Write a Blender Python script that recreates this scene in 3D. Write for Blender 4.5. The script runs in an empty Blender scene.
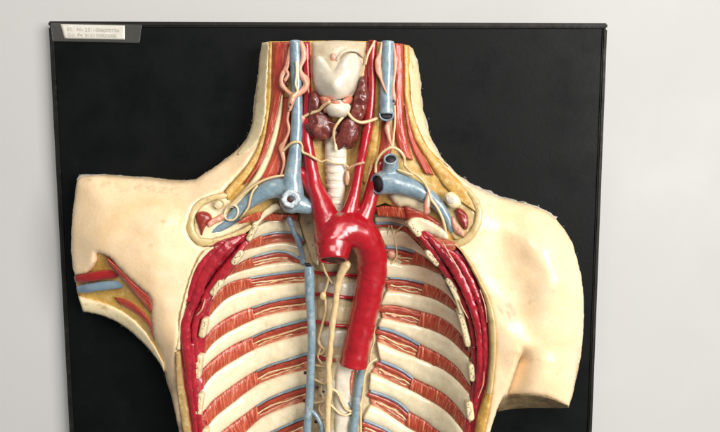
import bpy, bmesh, math, random
import numpy as np
from mathutils import Vector, Matrix, noise
from mathutils.geometry import delaunay_2d_cdt

random.seed(7)
sc = bpy.context.scene
COL = sc.collection

# ------------------------------------------------------------------ camera
FPX = 650.0                       # focal length in pixels of a 720 px wide picture
DIST = 0.655                      # metres from the board's face
TILT, ROLL = math.radians(5.87), math.radians(0.2)
cam_d = bpy.data.cameras.new('camera')
cam = bpy.data.objects.new('camera', cam_d)
COL.objects.link(cam)
cam_d.sensor_fit = 'HORIZONTAL'
cam_d.sensor_width = 36.0
cam_d.lens = 36.0 * FPX / 720.0
cam_d.clip_start = 0.01
cam_d.clip_end = 50
CAM = Vector((0.0, -DIST, 1.45))
RM = Matrix.Rotation(math.radians(90) - TILT, 3, 'X') @ Matrix.Rotation(ROLL, 3, 'Z')
cam.matrix_world = Matrix.Translation(CAM) @ RM.to_4x4()
sc.camera = cam

# ------------------------------------------------------------------ light: a room lit by a tall window on the right
w = bpy.data.worlds.new('World')
sc.world = w
w.use_nodes = True
bg = w.node_tree.nodes['Background']
bg.inputs['Color'].default_value = (0.92, 0.96, 1.0, 1)
bg.inputs['Strength'].default_value = 0.20


def area(name, loc, target, sx, sy, power, col):
    d = bpy.data.lights.new(name, 'AREA')
    d.shape = 'RECTANGLE'
    d.size, d.size_y = sx, sy
    d.energy = power
    d.color = col
    o = bpy.data.objects.new(name, d)
    COL.objects.link(o)
    o.location = loc
    o.rotation_euler = (Vector(target) - Vector(loc)).to_track_quat('-Z', 'Y').to_euler()
    return o


area('window_light', (2.3, -2.6, 2.0), (0.0, 0.0, 1.42), 1.9, 1.9, 190, (1.0, 0.975, 0.945))
area('fill_light', (0.1, -1.9, 2.75), (0.0, 0.0, 1.42), 1.2, 0.9, 34, (1.0, 0.96, 0.90))  # added fill from the upper front; no lamp is known there

sc.view_settings.view_transform = 'Standard'
sc.view_settings.look = 'None'
sc.view_settings.exposure = -0.13
sc.view_settings.gamma = 1.0
sc.view_settings.use_curve_mapping = False

# ------------------------------------------------------------------ places on the board: photo position (px, py) and height h in mm off the board
MM = 0.001


def AT(px, py, h):
    d = RM @ Vector(((px - 360.0) / FPX, -(py - 216.0) / FPX, -1.0))
    t = (-h * MM - CAM.y) / d.y
    return CAM + d * t


def PXM(h):
    """metres per photo pixel at height h"""
    return (DIST - h * MM) / FPX


BASE = AT(338, 300, 0)            # the torso's origin on the board

# ------------------------------------------------------------------ materials
def lin(r, g, b):
    f = lambda c: ((c / 255) / 12.92) if c / 255 <= 0.04045 else (((c / 255) + 0.055) / 1.055) ** 2.4
    return (f(r), f(g), f(b), 1)


def mat(name, a, b, c=None, scale=90, rough=0.33, bump=0.12, bscale=500, coat=0.35, stripe=None, spots=None, sss=0.0, spec=0.5, wear=0.8, paint=False):
    """painted plaster: two mottled tones, optional third tone as specks or brush stripes, varnish coat"""
    m = bpy.data.materials.new(name)
    m.use_nodes = True
    nt = m.node_tree
    N, L = nt.nodes, nt.links
    p = N['Principled BSDF']
    p.inputs['Roughness'].default_value = rough
    p.inputs['Coat Weight'].default_value = coat
    p.inputs['Coat Roughness'].default_value = 0.16
    p.inputs['Specular IOR Level'].default_value = spec
    tc = N.new('ShaderNodeTexCoord')

    def nz(sc_, det=5, vec=None, ro=0.6):
        n = N.new('ShaderNodeTexNoise')
        n.inputs['Scale'].default_value = sc_
        n.inputs['Detail'].default_value = det
        n.inputs['Roughness'].default_value = ro
        L.new(vec or tc.outputs['Object'], n.inputs['Vector'])
        return n.outputs['Fac']

    def ramp(fac, lo, hi):
        r = N.new('ShaderNodeMapRange')
        r.inputs['From Min'].default_value = lo
        r.inputs['From Max'].default_value = hi
        L.new(fac, r.inputs['Value'])
        return r.outputs['Result']

    def mix(f, x, y):
        k = N.new('ShaderNodeMix')
        k.data_type = 'RGBA'
        L.new(f, k.inputs['Factor'])
        for s, v in ((6, x), (7, y)):
            if hasattr(v, 'is_linked'):
                L.new(v, k.inputs[s])
            else:
                k.inputs[s].default_value = v
        return k.outputs[2]

    col = mix(ramp(nz(scale), 0.36, 0.64), a, b)
    hb = nz(bscale, 4)
    if stripe:
        mp = N.new('ShaderNodeMapping')
        mp.inputs['Scale'].default_value = (stripe[0], stripe[1], 1)
        mp.inputs['Rotation'].default_value = (0, 0, stripe[2] if len(stripe) > 2 else 0)
        L.new(tc.outputs['UV'], mp.inputs['Vector'])
        s = nz(1.0, 3, mp.outputs['Vector'])
        col = mix(ramp(s, 0.52, 0.68), col, c)
    elif c is not None:
        q = spots or (160, 0.62, 0.72)
        col = mix(ramp(nz(q[0], 4), q[1], q[2]), col, c)
    if wear:
        # brush-sized lightness drift, and sparse specks of old dirt
        dv = N.new('ShaderNodeMapRange')
        dv.inputs['From Min'].default_value, dv.inputs['From Max'].default_value = 0.3, 0.7
        dv.inputs['To Min'].default_value, dv.inputs['To Max'].default_value = 1 - 0.16 * wear, 1 + 0.08 * wear
        L.new(nz(310, 6, None, 0.7), dv.inputs['Value'])
        hv = N.new('ShaderNodeHueSaturation')
        L.new(dv.outputs['Result'], hv.inputs['Value'])
        L.new(col, hv.inputs['Color'])
        sp = N.new('ShaderNodeTexNoise')
        sp.inputs['Scale'].default_value = 420
        sp.inputs['Detail'].default_value = 2
        L.new(tc.outputs['Object'], sp.inputs['Vector'])
        big = ramp(nz(34, 3), 0.42, 0.7)
        ml = N.new('ShaderNodeMath')
        ml.operation = 'MULTIPLY'
        L.new(ramp(sp.outputs['Fac'], 0.66, 0.74), ml.inputs[0])
        L.new(big, ml.inputs[1])
        dk = N.new('ShaderNodeHueSaturation')
        dk.inputs['Value'].default_value = 1 - 0.5 * wear
        L.new(hv.outputs['Color'], dk.inputs['Color'])
        col = mix(ml.outputs[0], hv.outputs['Color'], dk.outputs['Color'])
    if paint:
        for an, ac, ns, lo, hi in (('scuff', (0.76, 0.38, 0.25, 1), 130, 0.25, 0.55), ('grime', (0.40, 0.26, 0.12, 1), 190, 0.40, 0.66), ('ochre', (0.72, 0.42, 0.13, 1), 90, 0.3, 0.7)):
            at = N.new('ShaderNodeAttribute')
            at.attribute_name = an
            mm = N.new('ShaderNodeMath')
            mm.operation = 'MULTIPLY'
            L.new(at.outputs['Fac'], mm.inputs[0])
            L.new(ramp(nz(ns, 5), lo, hi), mm.inputs[1])
            col = mix(mm.outputs[0], col, ac)
    L.new(col, p.inputs['Base Color'])
    L.new(ramp(nz(scale * 2.3, 3), -0.6, 1.6), p.inputs['Roughness'])
    rr = N.new('ShaderNodeMapRange')
    rr.inputs['From Min'].default_value = 0.3
    rr.inputs['From Max'].default_value = 0.7
    rr.inputs['To Min'].default_value = rough * 0.75
    rr.inputs['To Max'].default_value = min(1.0, rough * 1.35)
    L.new(nz(scale * 1.7, 4), rr.inputs['Value'])
    L.new(rr.outputs['Result'], p.inputs['Roughness'])
    bp = N.new('ShaderNodeBump')
    bp.inputs['Strength'].default_value = bump
    bp.inputs['Distance'].default_value = 0.0015
    L.new(hb, bp.inputs['Height'])
    L.new(bp.outputs['Normal'], p.inputs['Normal'])
    L.new(bp.outputs['Normal'], p.inputs['Coat Normal'])
    if sss:
        p.inputs['Subsurface Weight'].default_value = sss
        p.inputs['Subsurface Radius'].default_value = (0.004, 0.002, 0.001)
    return m


M = {}
M['skin'] = mat('painted_skin', (0.85, 0.655, 0.425, 1), (0.83, 0.59, 0.34, 1), (0.60, 0.39, 0.17, 1), paint=True, wear=0.45, scale=22, rough=0.40, bump=0.16, bscale=260, coat=0.25, spots=(75, 0.64, 0.78))
M['rim'] = mat('pale_cut_skin', (0.76, 0.64, 0.40, 1), (0.70, 0.55, 0.31, 1), (0.50, 0.36, 0.17, 1), scale=60, rough=0.42, bump=0.2, bscale=320, spots=(120, 0.6, 0.74))
M['lip'] = mat('olive_cut_edge', (0.62, 0.48, 0.23, 1), (0.50, 0.36, 0.14, 1), (0.34, 0.22, 0.08, 1), scale=80, rough=0.38, bump=0.2, bscale=400)
M['rib'] = mat('ivory_bone', (0.80, 0.70, 0.49, 1), (0.74, 0.62, 0.40, 1), (0.50, 0.37, 0.2, 1), scale=55, rough=0.24, bump=0.06, bscale=330, coat=0.6, spots=(110, 0.66, 0.8))
M['pleura'] = mat('dull_ivory', (0.60, 0.50, 0.31, 1), (0.48, 0.37, 0.21, 1), (0.26, 0.15, 0.08, 1), scale=80, rough=0.35, bump=0.15, bscale=420)
M['bone_end'] = mat('cut_bone', (0.74, 0.64, 0.41, 1), (0.64, 0.52, 0.29, 1), None, scale=150, rough=0.4, bump=0.15)
M['marrow'] = mat('dark_marrow', (0.16, 0.10, 0.05, 1), (0.10, 0.065, 0.035, 1), None, scale=200, rough=0.5)
M['fibre'] = mat('striated_muscle', (0.34, 0.036, 0.013, 1), (0.44, 0.062, 0.025, 1), (0.64, 0.23, 0.12, 1), scale=70, rough=0.36, bump=0.2, stripe=(0.72, 0.7, 0.25))
M['fibre_pink'] = mat('pale_striated_muscle', (0.40, 0.07, 0.034, 1), (0.52, 0.15, 0.08, 1), (0.70, 0.40, 0.24, 1), scale=110, rough=0.36, bump=0.25, stripe=(0.09, 5.0))
M['muscle'] = mat('red_muscle', (0.45, 0.06, 0.03, 1), (0.37, 0.036, 0.02, 1), (0.58, 0.17, 0.09, 1), scale=60, rough=0.33, bump=0.2, stripe=(0.03, 4.5))
M['crimson'] = mat('crimson_muscle', (0.42, 0.014, 0.026, 1), (0.26, 0.008, 0.016, 1), (0.50, 0.06, 0.07, 1), scale=130, rough=0.27, bump=0.35, bscale=210, coat=0.6, stripe=(0.05, 4.0))
M['aorta'] = mat('scarlet_artery', (0.42, 0.0045, 0.013, 1), (0.34, 0.0035, 0.010, 1), (0.20, 0.004, 0.008, 1), wear=1.3, scale=45, rough=0.27, bump=0.06, bscale=190, coat=0.7, spots=(90, 0.6, 0.8))
M['artery'] = mat('dark_red_artery', (0.38, 0.014, 0.014, 1), (0.27, 0.01, 0.011, 1), None, scale=90, rough=0.26, bump=0.12, coat=0.6)
M['brown_artery'] = mat('brown_red_artery', (0.40, 0.06, 0.028, 1), (0.29, 0.034, 0.017, 1), None, scale=130, rough=0.33, bump=0.2)
M['vein'] = mat('blue_vein', (0.24, 0.33, 0.37, 1), (0.15, 0.225, 0.28, 1), (0.36, 0.42, 0.42, 1), wear=1.2, scale=110, rough=0.28, bump=0.08, bscale=350, coat=0.5, spots=(130, 0.55, 0.72))
M['vein_grey'] = mat('slate_vein', (0.15, 0.225, 0.29, 1), (0.20, 0.265, 0.32, 1), (0.10, 0.12, 0.15, 1), scale=90, rough=0.32, bump=0.12)
M['stump'] = mat('brown_red_stump', (0.30, 0.03, 0.018, 1), (0.22, 0.018, 0.013, 1), (0.42, 0.12, 0.07, 1), scale=110, rough=0.3, bump=0.25, bscale=260, spots=(160, 0.6, 0.76))
M['lumen'] = mat('dark_lumen', (0.014, 0.012, 0.016, 1), (0.03, 0.02, 0.025, 1), None, rough=0.6, coat=0, bump=0.05)
M['lumen_red'] = mat('dark_red_lumen', (0.028, 0.006, 0.006, 1), (0.05, 0.008, 0.008, 1), None, rough=0.5, coat=0.1, bump=0.05)
M['nerve'] = mat('cream_nerve', (0.72, 0.54, 0.29, 1), (0.64, 0.45, 0.22, 1), (0.46, 0.30, 0.13, 1), scale=120, rough=0.33, bump=0.12, spots=(200, 0.64, 0.8))
M['pink'] = mat('pink_node', (0.66, 0.34, 0.22, 1), (0.60, 0.27, 0.17, 1), (0.42, 0.13, 0.08, 1), scale=150, rough=0.32, bump=0.2)
M['fat'] = mat('yellow_fat', (0.58, 0.35, 0.075, 1), (0.52, 0.27, 0.05, 1), (0.66, 0.46, 0.16, 1), scale=130, rough=0.4, bump=0.45, bscale=330, spots=(210, 0.52, 0.66))
M['fat_brown'] = mat('brown_fat', (0.42, 0.27, 0.10, 1), (0.33, 0.20, 0.07, 1), (0.56, 0.40, 0.19, 1), scale=130, rough=0.45, bump=0.4, bscale=330, spots=(170, 0.54, 0.68))
M['bed'] = mat('ochre_tissue', (0.56, 0.39, 0.115, 1), (0.56, 0.31, 0.075, 1), (0.40, 0.13, 0.045, 1), scale=60, rough=0.36, bump=0.35, bscale=300, spots=(90, 0.62, 0.74))
M['cartilage'] = mat('white_cartilage', (0.69, 0.63, 0.51, 1), (0.62, 0.53, 0.40, 1), (0.60, 0.36, 0.24, 1), scale=55, rough=0.2, bump=0.06, bscale=260, coat=0.8, spots=(70, 0.66, 0.82))
M['membrane'] = mat('cream_membrane', (0.64, 0.54, 0.38, 1), (0.54, 0.42, 0.27, 1), (0.50, 0.24, 0.14, 1), scale=70, rough=0.3, bump=0.15, spots=(70, 0.68, 0.82))
M['cricothyroid'] = mat('salmon_muscle', (0.66, 0.21, 0.13, 1), (0.62, 0.15, 0.09, 1), (0.72, 0.38, 0.26, 1), scale=160, rough=0.33, bump=0.2, spots=(240, 0.54, 0.66))
M['thyroid'] = mat('maroon_gland', (0.18, 0.034, 0.024, 1), (0.12, 0.02, 0.016, 1), (0.29, 0.095, 0.06, 1), scale=120, rough=0.26, bump=0.45, bscale=230, coat=0.6, spots=(150, 0.55, 0.7))
M['trachea'] = mat('pearl_trachea', (0.78, 0.73, 0.61, 1), (0.72, 0.64, 0.49, 1), (0.58, 0.38, 0.26, 1), scale=90, rough=0.28, bump=0.1, spots=(110, 0.66, 0.8))
M['ligament'] = mat('pearl_ligament', (0.60, 0.56, 0.47, 1), (0.50, 0.44, 0.33, 1), (0.36, 0.28, 0.18, 1), scale=110, rough=0.26, bump=0.15, spots=(130, 0.6, 0.75))
M['plaster'] = mat('chipped_plaster', (0.62, 0.57, 0.49, 1), (0.48, 0.43, 0.35, 1), (0.30, 0.25, 0.18, 1), scale=160, rough=0.8, bump=0.6, bscale=500, coat=0)
M['smear'] = mat('dusty_smear', (0.20, 0.195, 0.175, 1), (0.32, 0.31, 0.28, 1), None, scale=300, rough=0.9, bump=0.2, coat=0)
M['torn'] = mat('torn_plaster', (0.70, 0.72, 0.70, 1), (0.34, 0.45, 0.52, 1), (0.08, 0.09, 0.11, 1), scale=420, rough=0.7, bump=0.7, bscale=600, coat=0, spots=(560, 0.62, 0.68))
M['cut_arm'] = mat('weathered_cut', (0.30, 0.215, 0.10, 1), (0.20, 0.14, 0.065, 1), (0.10, 0.075, 0.04, 1), scale=110, rough=0.6, bump=0.6, bscale=300, coat=0, spots=(90, 0.52, 0.7))
M['scuff'] = mat('pink_scuff', (0.76, 0.47, 0.31, 1), (0.80, 0.56, 0.36, 1), (0.80, 0.60, 0.38, 1), scale=300, rough=0.5, bump=0.1, spots=(400, 0.5, 0.62))
M['grime'] = mat('old_grime', (0.40, 0.27, 0.13, 1), (0.30, 0.19, 0.09, 1), None, scale=300, rough=0.6, bump=0.2, coat=0)
M['board'] = mat('black_board', (0.0028, 0.0036, 0.0036, 1), (0.0036, 0.0044, 0.0044, 1), (0.0048, 0.0058, 0.0058, 1), scale=14, rough=0.44, bump=0.08, bscale=240, coat=0.0, spec=0.11, spots=(38, 0.5, 0.8))
M['board_edge'] = mat('black_frame', (0.007, 0.007, 0.006, 1), (0.012, 0.011, 0.009, 1), (0.03, 0.027, 0.02, 1), scale=60, rough=0.5, bump=0.15, bscale=200, coat=0, spec=0.25, spots=(120, 0.6, 0.75))
M['wall'] = mat('painted_wall', wear=0.0, a=(0.465, 0.462, 0.45, 1), b=(0.45, 0.446, 0.434, 1), c=None, scale=3, rough=0.75, bump=0.05, bscale=180, coat=0)
M['paper'] = mat('aged_paper', (0.80, 0.77, 0.68, 1), (0.76, 0.72, 0.62, 1), None, scale=60, rough=0.5, bump=0.03, coat=0.4)
M['ink'] = mat('faded_ink', (0.42, 0.39, 0.33, 1), (0.55, 0.51, 0.44, 1), None, scale=260, rough=0.6, coat=0.3, bump=0)


def tape_mat():
    m = bpy.data.materials.new('clear_tape')
    m.use_nodes = True
    p = m.node_tree.nodes['Principled BSDF']
    p.inputs['Base Color'].default_value = (0.34, 0.33, 0.30, 1)
    p.inputs['Roughness'].default_value = 0.14
    p.inputs['Alpha'].default_value = 0.09
    p.inputs['Coat Weight'].default_value = 1.0
    p.inputs['Coat Roughness'].default_value = 0.1
    return m


M['tape'] = tape_mat()

# ------------------------------------------------------------------ small maths
def spline(pts, n):
    """Catmull-Rom through pts (any dimension), n samples evenly along the length"""
    P = np.array(pts, float)
    if len(P) < 2:
        return np.repeat(P, n, 0)
    A = np.vstack([2 * P[0] - P[1], P, 2 * P[-1] - P[-2]])
    out = []
    for i in range(1, len(A) - 2):
        p0, p1, p2, p3 = A[i - 1:i + 3]
        for t in np.linspace(0, 1, 14, endpoint=False):
            out.append(0.5 * (2 * p1 + (p2 - p0) * t + (2 * p0 - 5 * p1 + 4 * p2 - p3) * t * t + (3 * p1 - p0 - 3 * p2 + p3) * t ** 3))
    out.append(P[-1])
    out = np.array(out)
    d = np.r_[0, np.cumsum(np.linalg.norm(np.diff(out[:, :2], axis=0), axis=1))]
    s = np.linspace(0, d[-1], n)
    return np.stack([np.interp(s, d, out[:, k]) for k in range(P.shape[1])], 1)


def length(pts):
    P = np.array(pts, float)[:, :2]
    return float(np.linalg.norm(np.diff(P, axis=0), axis=1).sum())


class TPS:
    """smooth surface through (px, py, h) control points"""
    def __init__(self, pts, lam=2.0):
        P = np.array(pts, float)
        self.X = P[:, :2] / 100.0
        n = len(P)
        K = self.k(self.X, self.X) + lam * 1e-3 * np.eye(n)
        Q = np.hstack([np.ones((n, 1)), self.X])
        A = np.block([[K, Q], [Q.T, np.zeros((3, 3))]])
        self.c = np.linalg.solve(A, np.r_[P[:, 2], 0, 0, 0])

    @staticmethod
    def k(a, b):
        d2 = ((a[:, None] - b[None]) ** 2).sum(-1)
        return np.where(d2 > 1e-12, 0.5 * d2 * np.log(np.maximum(d2, 1e-12)), 0)

    def __call__(self, x, y):
        q = np.stack([np.atleast_1d(x), np.atleast_1d(y)], -1).astype(float) / 100.0
        r = self.k(q, self.X) @ self.c[:-3] + self.c[-3] + q @ self.c[-2:]
        return r


def sstep(a, b, x):
    t = np.clip((np.asarray(x, float) - a) / (b - a), 0, 1)
    return t * t * (3 - 2 * t)


def inside(poly, X, Y):
    P = np.asarray(poly, float)
    r = np.zeros(len(X), bool)
    j = len(P) - 1
    for i in range(len(P)):
        xi, yi = P[i]
        xj, yj = P[j]
        c = ((yi > Y) != (yj > Y)) & (X < (xj - xi) * (Y - yi) / (yj - yi + 1e-12) + xi)
        r ^= c
        j = i
    return r


def edge_dist(poly, X, Y):
    P = np.asarray(poly, float)
    d = np.full(len(X), 1e9)
    for i in range(len(P)):
        a, b = P[i], P[(i + 1) % len(P)]
        ab = b - a
        t = np.clip(((X - a[0]) * ab[0] + (Y - a[1]) * ab[1]) / (ab @ ab + 1e-12), 0, 1)
        d = np.minimum(d, np.hypot(X - a[0] - t * ab[0], Y - a[1] - t * ab[1]))
    return d


def nz(x, y, s, seed=0.0):
    return noise.noise(Vector((x / s + seed, y / s - seed * 0.7, seed * 1.3)))


def nzv(X, Y, s, seed=0.0):
    return np.array([nz(x, y, s, seed) for x, y in zip(X, Y)])


# ------------------------------------------------------------------ objects
def link(name, me, material, parent=None, label=None, smooth=True):
    o = bpy.data.objects.new(name, me)
    COL.objects.link(o)
    if material is not None and not len(me.materials):
        me.materials.append(M[material] if isinstance(material, str) else material)
    if parent is not None:
        o.parent = parent
    if smooth and me.polygons:
        me.polygons.foreach_set('use_smooth', [True] * len(me.polygons))
    if label:
        o['label'] = label
    return o


def mesh(name, V, F, uv=None, origin=None):
    O = BASE if origin is None else origin
    me = bpy.data.meshes.new(name)
    me.from_pydata([tuple(Vector(v) - O) for v in V], [], F)
    if uv is not None:
        lay = me.uv_layers.new(name='UVMap')
        idx = np.empty(len(me.loops), int)
        me.loops.foreach_get('vertex_index', idx)
        lay.data.foreach_set('uv', np.asarray(uv, float)[idx].ravel())
    me.validate()
    me.update()
    return me


def closed(poly):
    """resample a closed outline with gently rounded corners, ~2.5 px apart"""
    P = [tuple(p) for p in poly]
    return np.array(spline(P + [P[0]], max(24, int(length(P + [P[0]]) / 2.5))))[:-1]


def patch(name, poly, hfun, material, parent, skirt=6.0, step=2.6, jag=0.0, bump=0.25, bump_s=9.0, round_edge=0.0, round_w=3.0, smooth_poly=True, label=None, seed=0.0, to_board=False, paint=None):
    """a traced region of the relief as a solid sheet: its outline, its height field, and walls going back"""
    B = closed(poly) if smooth_poly else np.array(spline_poly(poly))
    if jag:
        B = B + np.stack([nzv(B[:, 0], B[:, 1], 3.1, seed + 3) * jag, nzv(B[:, 0], B[:, 1], 2.7, seed + 8) * jag], 1)
    x0, y0 = B.min(0)
    x1, y1 = B.max(0)
    gx, gy = np.meshgrid(np.arange(x0, x1, step), np.arange(y0, y1, step * 0.87))
    gx = gx + (np.arange(gx.shape[0]) % 2)[:, None] * step * 0.5
    gx, gy = gx.ravel(), gy.ravel()
    k = inside(B, gx, gy)
    gx, gy = gx[k], gy[k]
    k = edge_dist(B, gx, gy) > step * 0.45
    gx, gy = gx[k], gy[k]
    nb = len(B)
    pts = [Vector(p) for p in B] + [Vector(p) for p in zip(gx, gy)]
    edges = [(i, (i + 1) % nb) for i in range(nb)]
    vc, _, fc, _, _, _ = delaunay_2d_cdt(pts, edges, [], 0, 1e-5)
    VX = np.array([v.x for v in vc])
    VY = np.array([v.y for v in vc])
    F = [tuple(f) for f in fc]
    cx = np.array([VX[list(f)].mean() for f in F])
    cy = np.array([VY[list(f)].mean() for f in F])
    keep = inside(B, cx, cy)
    F = [f for f, q in zip(F, keep) if q]
    H = hfun(VX, VY) + bump * nzv(VX, VY, bump_s, seed)
    if round_edge:
        d = edge_dist(B, VX, VY)
        u = np.clip(d / round_w, 0, 1)
        H = H - round_edge * (1 - np.sqrt(np.clip(1 - (1 - u) ** 2, 0, 1)))
    F = [f if ((VX[f[1]] - VX[f[0]]) * (VY[f[2]] - VY[f[0]]) - (VX[f[2]] - VX[f[0]]) * (VY[f[1]] - VY[f[0]])) < 0 else f[::-1] for f in F]
    V = [AT(x, y, h) for x, y, h in zip(VX, VY, H)]
    # walls: every open edge goes straight back
    cnt = {}
    for f in F:
        for a, b in zip(f, f[1:] + f[:1]):
            cnt[(a, b)] = 1
    back = {}
    for (a, b) in list(cnt):
        if (b, a) not in cnt:
            for q in (a, b):
                if q not in back:
                    back[q] = len(V)
                    v = V[q].copy()
                    v.y = -0.0002 if to_board else min(v.y + skirt * MM, -0.0002)
                    V.append(v)
            F.append((b, a, back[a], back[b]))
    uv = [(x / 10, y / 10) for x, y in zip(VX, VY)] + [(VX[q] / 10, VY[q] / 10) for q in back]
    me = mesh(name, V, F, uv)
    for an, fn in (paint or {}).items():
        at = me.attributes.new(an, 'FLOAT', 'POINT')
        q = np.zeros(len(me.vertices), np.float32)
        q[:len(VX)] = fn(VX, VY)
        at.data.foreach_set('value', q)
    return link(name, me, material, parent, label)


def marks(segs):
    """painted wear and shade: how strongly each place is marked by strokes (x0, y0, x1, y1, width, strength)"""
    def f(X, Y):
        r = np.zeros(len(X))
        for x0, y0, x1, y1, wd, st in segs:
            dx, dy = x1 - x0, y1 - y0
            t = np.clip(((X - x0) * dx + (Y - y0) * dy) / (dx * dx + dy * dy + 1e-6), 0, 1)
            r = np.maximum(r, st * np.exp(-((X - x0 - t * dx) ** 2 + (Y - y0 - t * dy) ** 2) / (wd * wd)))
        return r
    return f


PAINT = {
    'scuff': marks([(484,267,491,277,1.2,.8),(497,283,502,291,1.2,.8),(504,293,509,303,1.3,.8),(509,304,514,314,2.8,.9),(498,306,502,313,1.4,.7),(508,312,513,326,2.0,.8),(504,300,507,306,1.2,.7),(514,318,515,328,1.3,.6),(500,322,501,330,1.2,.5),(215,182,222,177,1.5,.3)]),
    'grime': marks([(86,180,90,179,2,.6),(103,185,116,183,2.5,.7),(122,190,128,190,2,.4),(136,187,150,186,4,.55),(150,190,176,187,4,.6),(178,184,200,181,3,.4),(161,221,164,222,2,.7),(150,246,153,243,2,.5),(138,229,139,231,1.5,.5),(148,205,152,207,3,.3),(157,372,160,380,2,.5),(175,350,176,356,1.5,.8),(512,352,530,358,3,.5),(520,300,524,330,7,.08),(553,289,554,291,1.2,.6),(205,255,196,266,2.5,.3),(216,190,228,183,2,.4),(510,205,530,210,2.5,.35)]),  # brown marks; the right armpit fold is darkened as well
    'ochre': marks([(100,235,150,240,16,.35),(150,200,178,205,9,.45),(120,215,140,205,12,.3),(160,260,170,280,14,.3),(80,190,84,230,5,.25),(505,240,520,262,16,.18),(500,215,520,222,8,.3),(525,310,530,335,12,.15),(165,330,170,345,7,.3),(540,375,520,385,12,.2),(190,200,215,188,6,.25)]),  # blotches, plus tan shade painted into the right shoulder hollow
}


def spline_poly(poly):
    P = np.array(list(poly) + [poly[0]], float)
    out = []
    for a, b in zip(P[:-1], P[1:]):
        n = max(1, int(np.linalg.norm(b - a) / 2.5))
        for t in range(n):
            out.append(a + (b - a) * t / n)
    return out


def strip(name, A, B, hfun, material, parent, bulge=2.0, cols=None, rows=9, skirt=6.0, ridge=0.0, ridge_s=2.2, along=False, ragged=0.0, rough=0.25, seed=None, label=None, flat=0.5):
    """a band between two traced lines A and B: rounded across, walls going back; ridge adds fibres"""
    seed = random.uniform(0, 90) if seed is None else seed
    n = cols or max(10, int(max(length(A), length(B)) / (0.7 if ridge and not along else 2.4)))
    if along and ridge:
        rows = max(rows, 21)
    a, b = spline(A, n), spline(B, n)
    ln = max(length(A), length(B))
    X, Y, UV, Q = [], [], [], []
    for i in range(n):
        u = ln * i / (n - 1)
        for j in range(rows):
            v = j / (rows - 1)
            p = a[i] * (1 - v) + b[i] * v
            if ragged:
                e = abs(2 * v - 1) ** 3
                p = p + np.array([nz(u, v * 9, 2.4, seed), nz(u, v * 9, 2.1, seed + 5)]) * ragged * e
            X.append(p[0])
            Y.append(p[1])
            UV.append((u, v))
            e = abs(2 * v - 1)
            prof = (1 - e ** (2 / max(flat, 0.05))) if flat < 1 else 1 - e * e
            r = 0
            if ridge:
                if along:
                    r = ridge * nz(v * 14, u * 0.16, 1.0, seed) * min(1, (1 - e) * 4)
                else:
                    r = ridge * nz(u + v * 2.2, v * 1.6, ridge_s * 0.5, seed)
            Q.append(bulge * prof + r + rough * nz(p[0], p[1], 7, seed))
    X, Y = np.array(X), np.array(Y)
    H = hfun(X, Y) + np.array(Q)
    V = [AT(x, y, h) for x, y, h in zip(X, Y, H)]
    F = []
    for i in range(n - 1):
        for j in range(rows - 1):
            k = i * rows + j
            F.append((k, k + 1, k + rows + 1, k + rows))
    ring = [i * rows for i in range(n)] + [(n - 1) * rows + j for j in range(1, rows)] + [i * rows + rows - 1 for i in range(n - 2, -1, -1)] + [j for j in range(rows - 2, 0, -1)]
    s = len(V)
    for q in ring:
        v = V[q].copy()
        v.y = min(v.y + skirt * MM, -0.0002)
        V.append(v)
        UV.append(UV[q])
    m = len(ring)
    for i in range(m):
        F.append((ring[i], ring[(i + 1) % m], s + (i + 1) % m, s + i))
    me = mesh(name, V, F, UV)
    bm = bmesh.new()
    bm.from_mesh(me)
    bmesh.ops.recalc_face_normals(bm, faces=bm.faces)
    bm.to_mesh(me)
    bm.free()
    return link(name, me, material, parent, label)


def tube_geo(path, sides=12, step=1.6, flat=1.0, wob=0.05, seed=0.0, end='round', start='round', wall=0.72, deep=5.0):
    """vertices and faces of a tube through (px, py, h, r_px); end 'open' gives a rim and a blind hole"""
    L = length(path)
    n = max(6, int(L / step))
    S = spline(path, n)
    C = [AT(x, y, h) for x, y, h, r in S]
    R = [max(0.15, r) * PXM(h) for x, y, h, r in S]
    T = []
    for i in range(n):
        t = C[min(i + 1, n - 1)] - C[max(i - 1, 0)]
        T.append(t.normalized())
    V, F, rings = [], [], []
    ref = Vector((0, -1, 0))

    def ring(c, t, r, k):
        s = t.cross(ref)
        if s.length < 1e-4:
            s = t.cross(Vector((1, 0, 0)))
        s.normalize()
        u = s.cross(t).normalized()
        idx = []
        for a in range(sides):
            th = 2 * math.pi * a / sides
            rr = r * (1 + wob * noise.noise(Vector((math.cos(th) * 1.2 + seed, math.sin(th) * 1.2, k * 0.22 + seed))))
            V.append(c + s * (math.cos(th) * rr) + u * (math.sin(th) * rr * flat))
            idx.append(len(V) - 1)
        rings.append(idx)

    if start == 'round':
        for q in (0.25, 0.6, 0.87):
            ring(C[0] - T[0] * R[0] * math.sqrt(max(0, 1 - q * q)) * 0.9, T[0], R[0] * q, 0)
    elif start == 'open':
        for d_, q in ((deep, 0.5), (deep * 0.9, wall), (0.0, wall), (-0.25, (1 + wall) / 2)):
            ring(C[0] + T[0] * d_ * MM, T[0], R[0] * q, 0)
    for i in range(n):
        ring(C[i], T[i], R[i], i)
    if end == 'round':
        for q in (0.87, 0.6, 0.25):
            ring(C[-1] + T[-1] * R[-1] * math.sqrt(max(0, 1 - q * q)) * 0.9, T[-1], R[-1] * q, n)
    elif end == 'open':
        for d_, q in ((-0.25, (1 + wall) / 2), (0.0, wall), (deep * 0.9, wall), (deep, 0.5)):
            ring(C[-1] - T[-1] * d_ * MM, T[-1], R[-1] * q, n)
    for a, b in zip(rings[:-1], rings[1:]):
        for k in range(sides):
            F.append((a[k], a[(k + 1) % sides], b[(k + 1) % sides], b[k]))
    F.append(tuple(rings[0][::-1]))
    F.append(tuple(rings[-1]))
    return V, F


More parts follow.
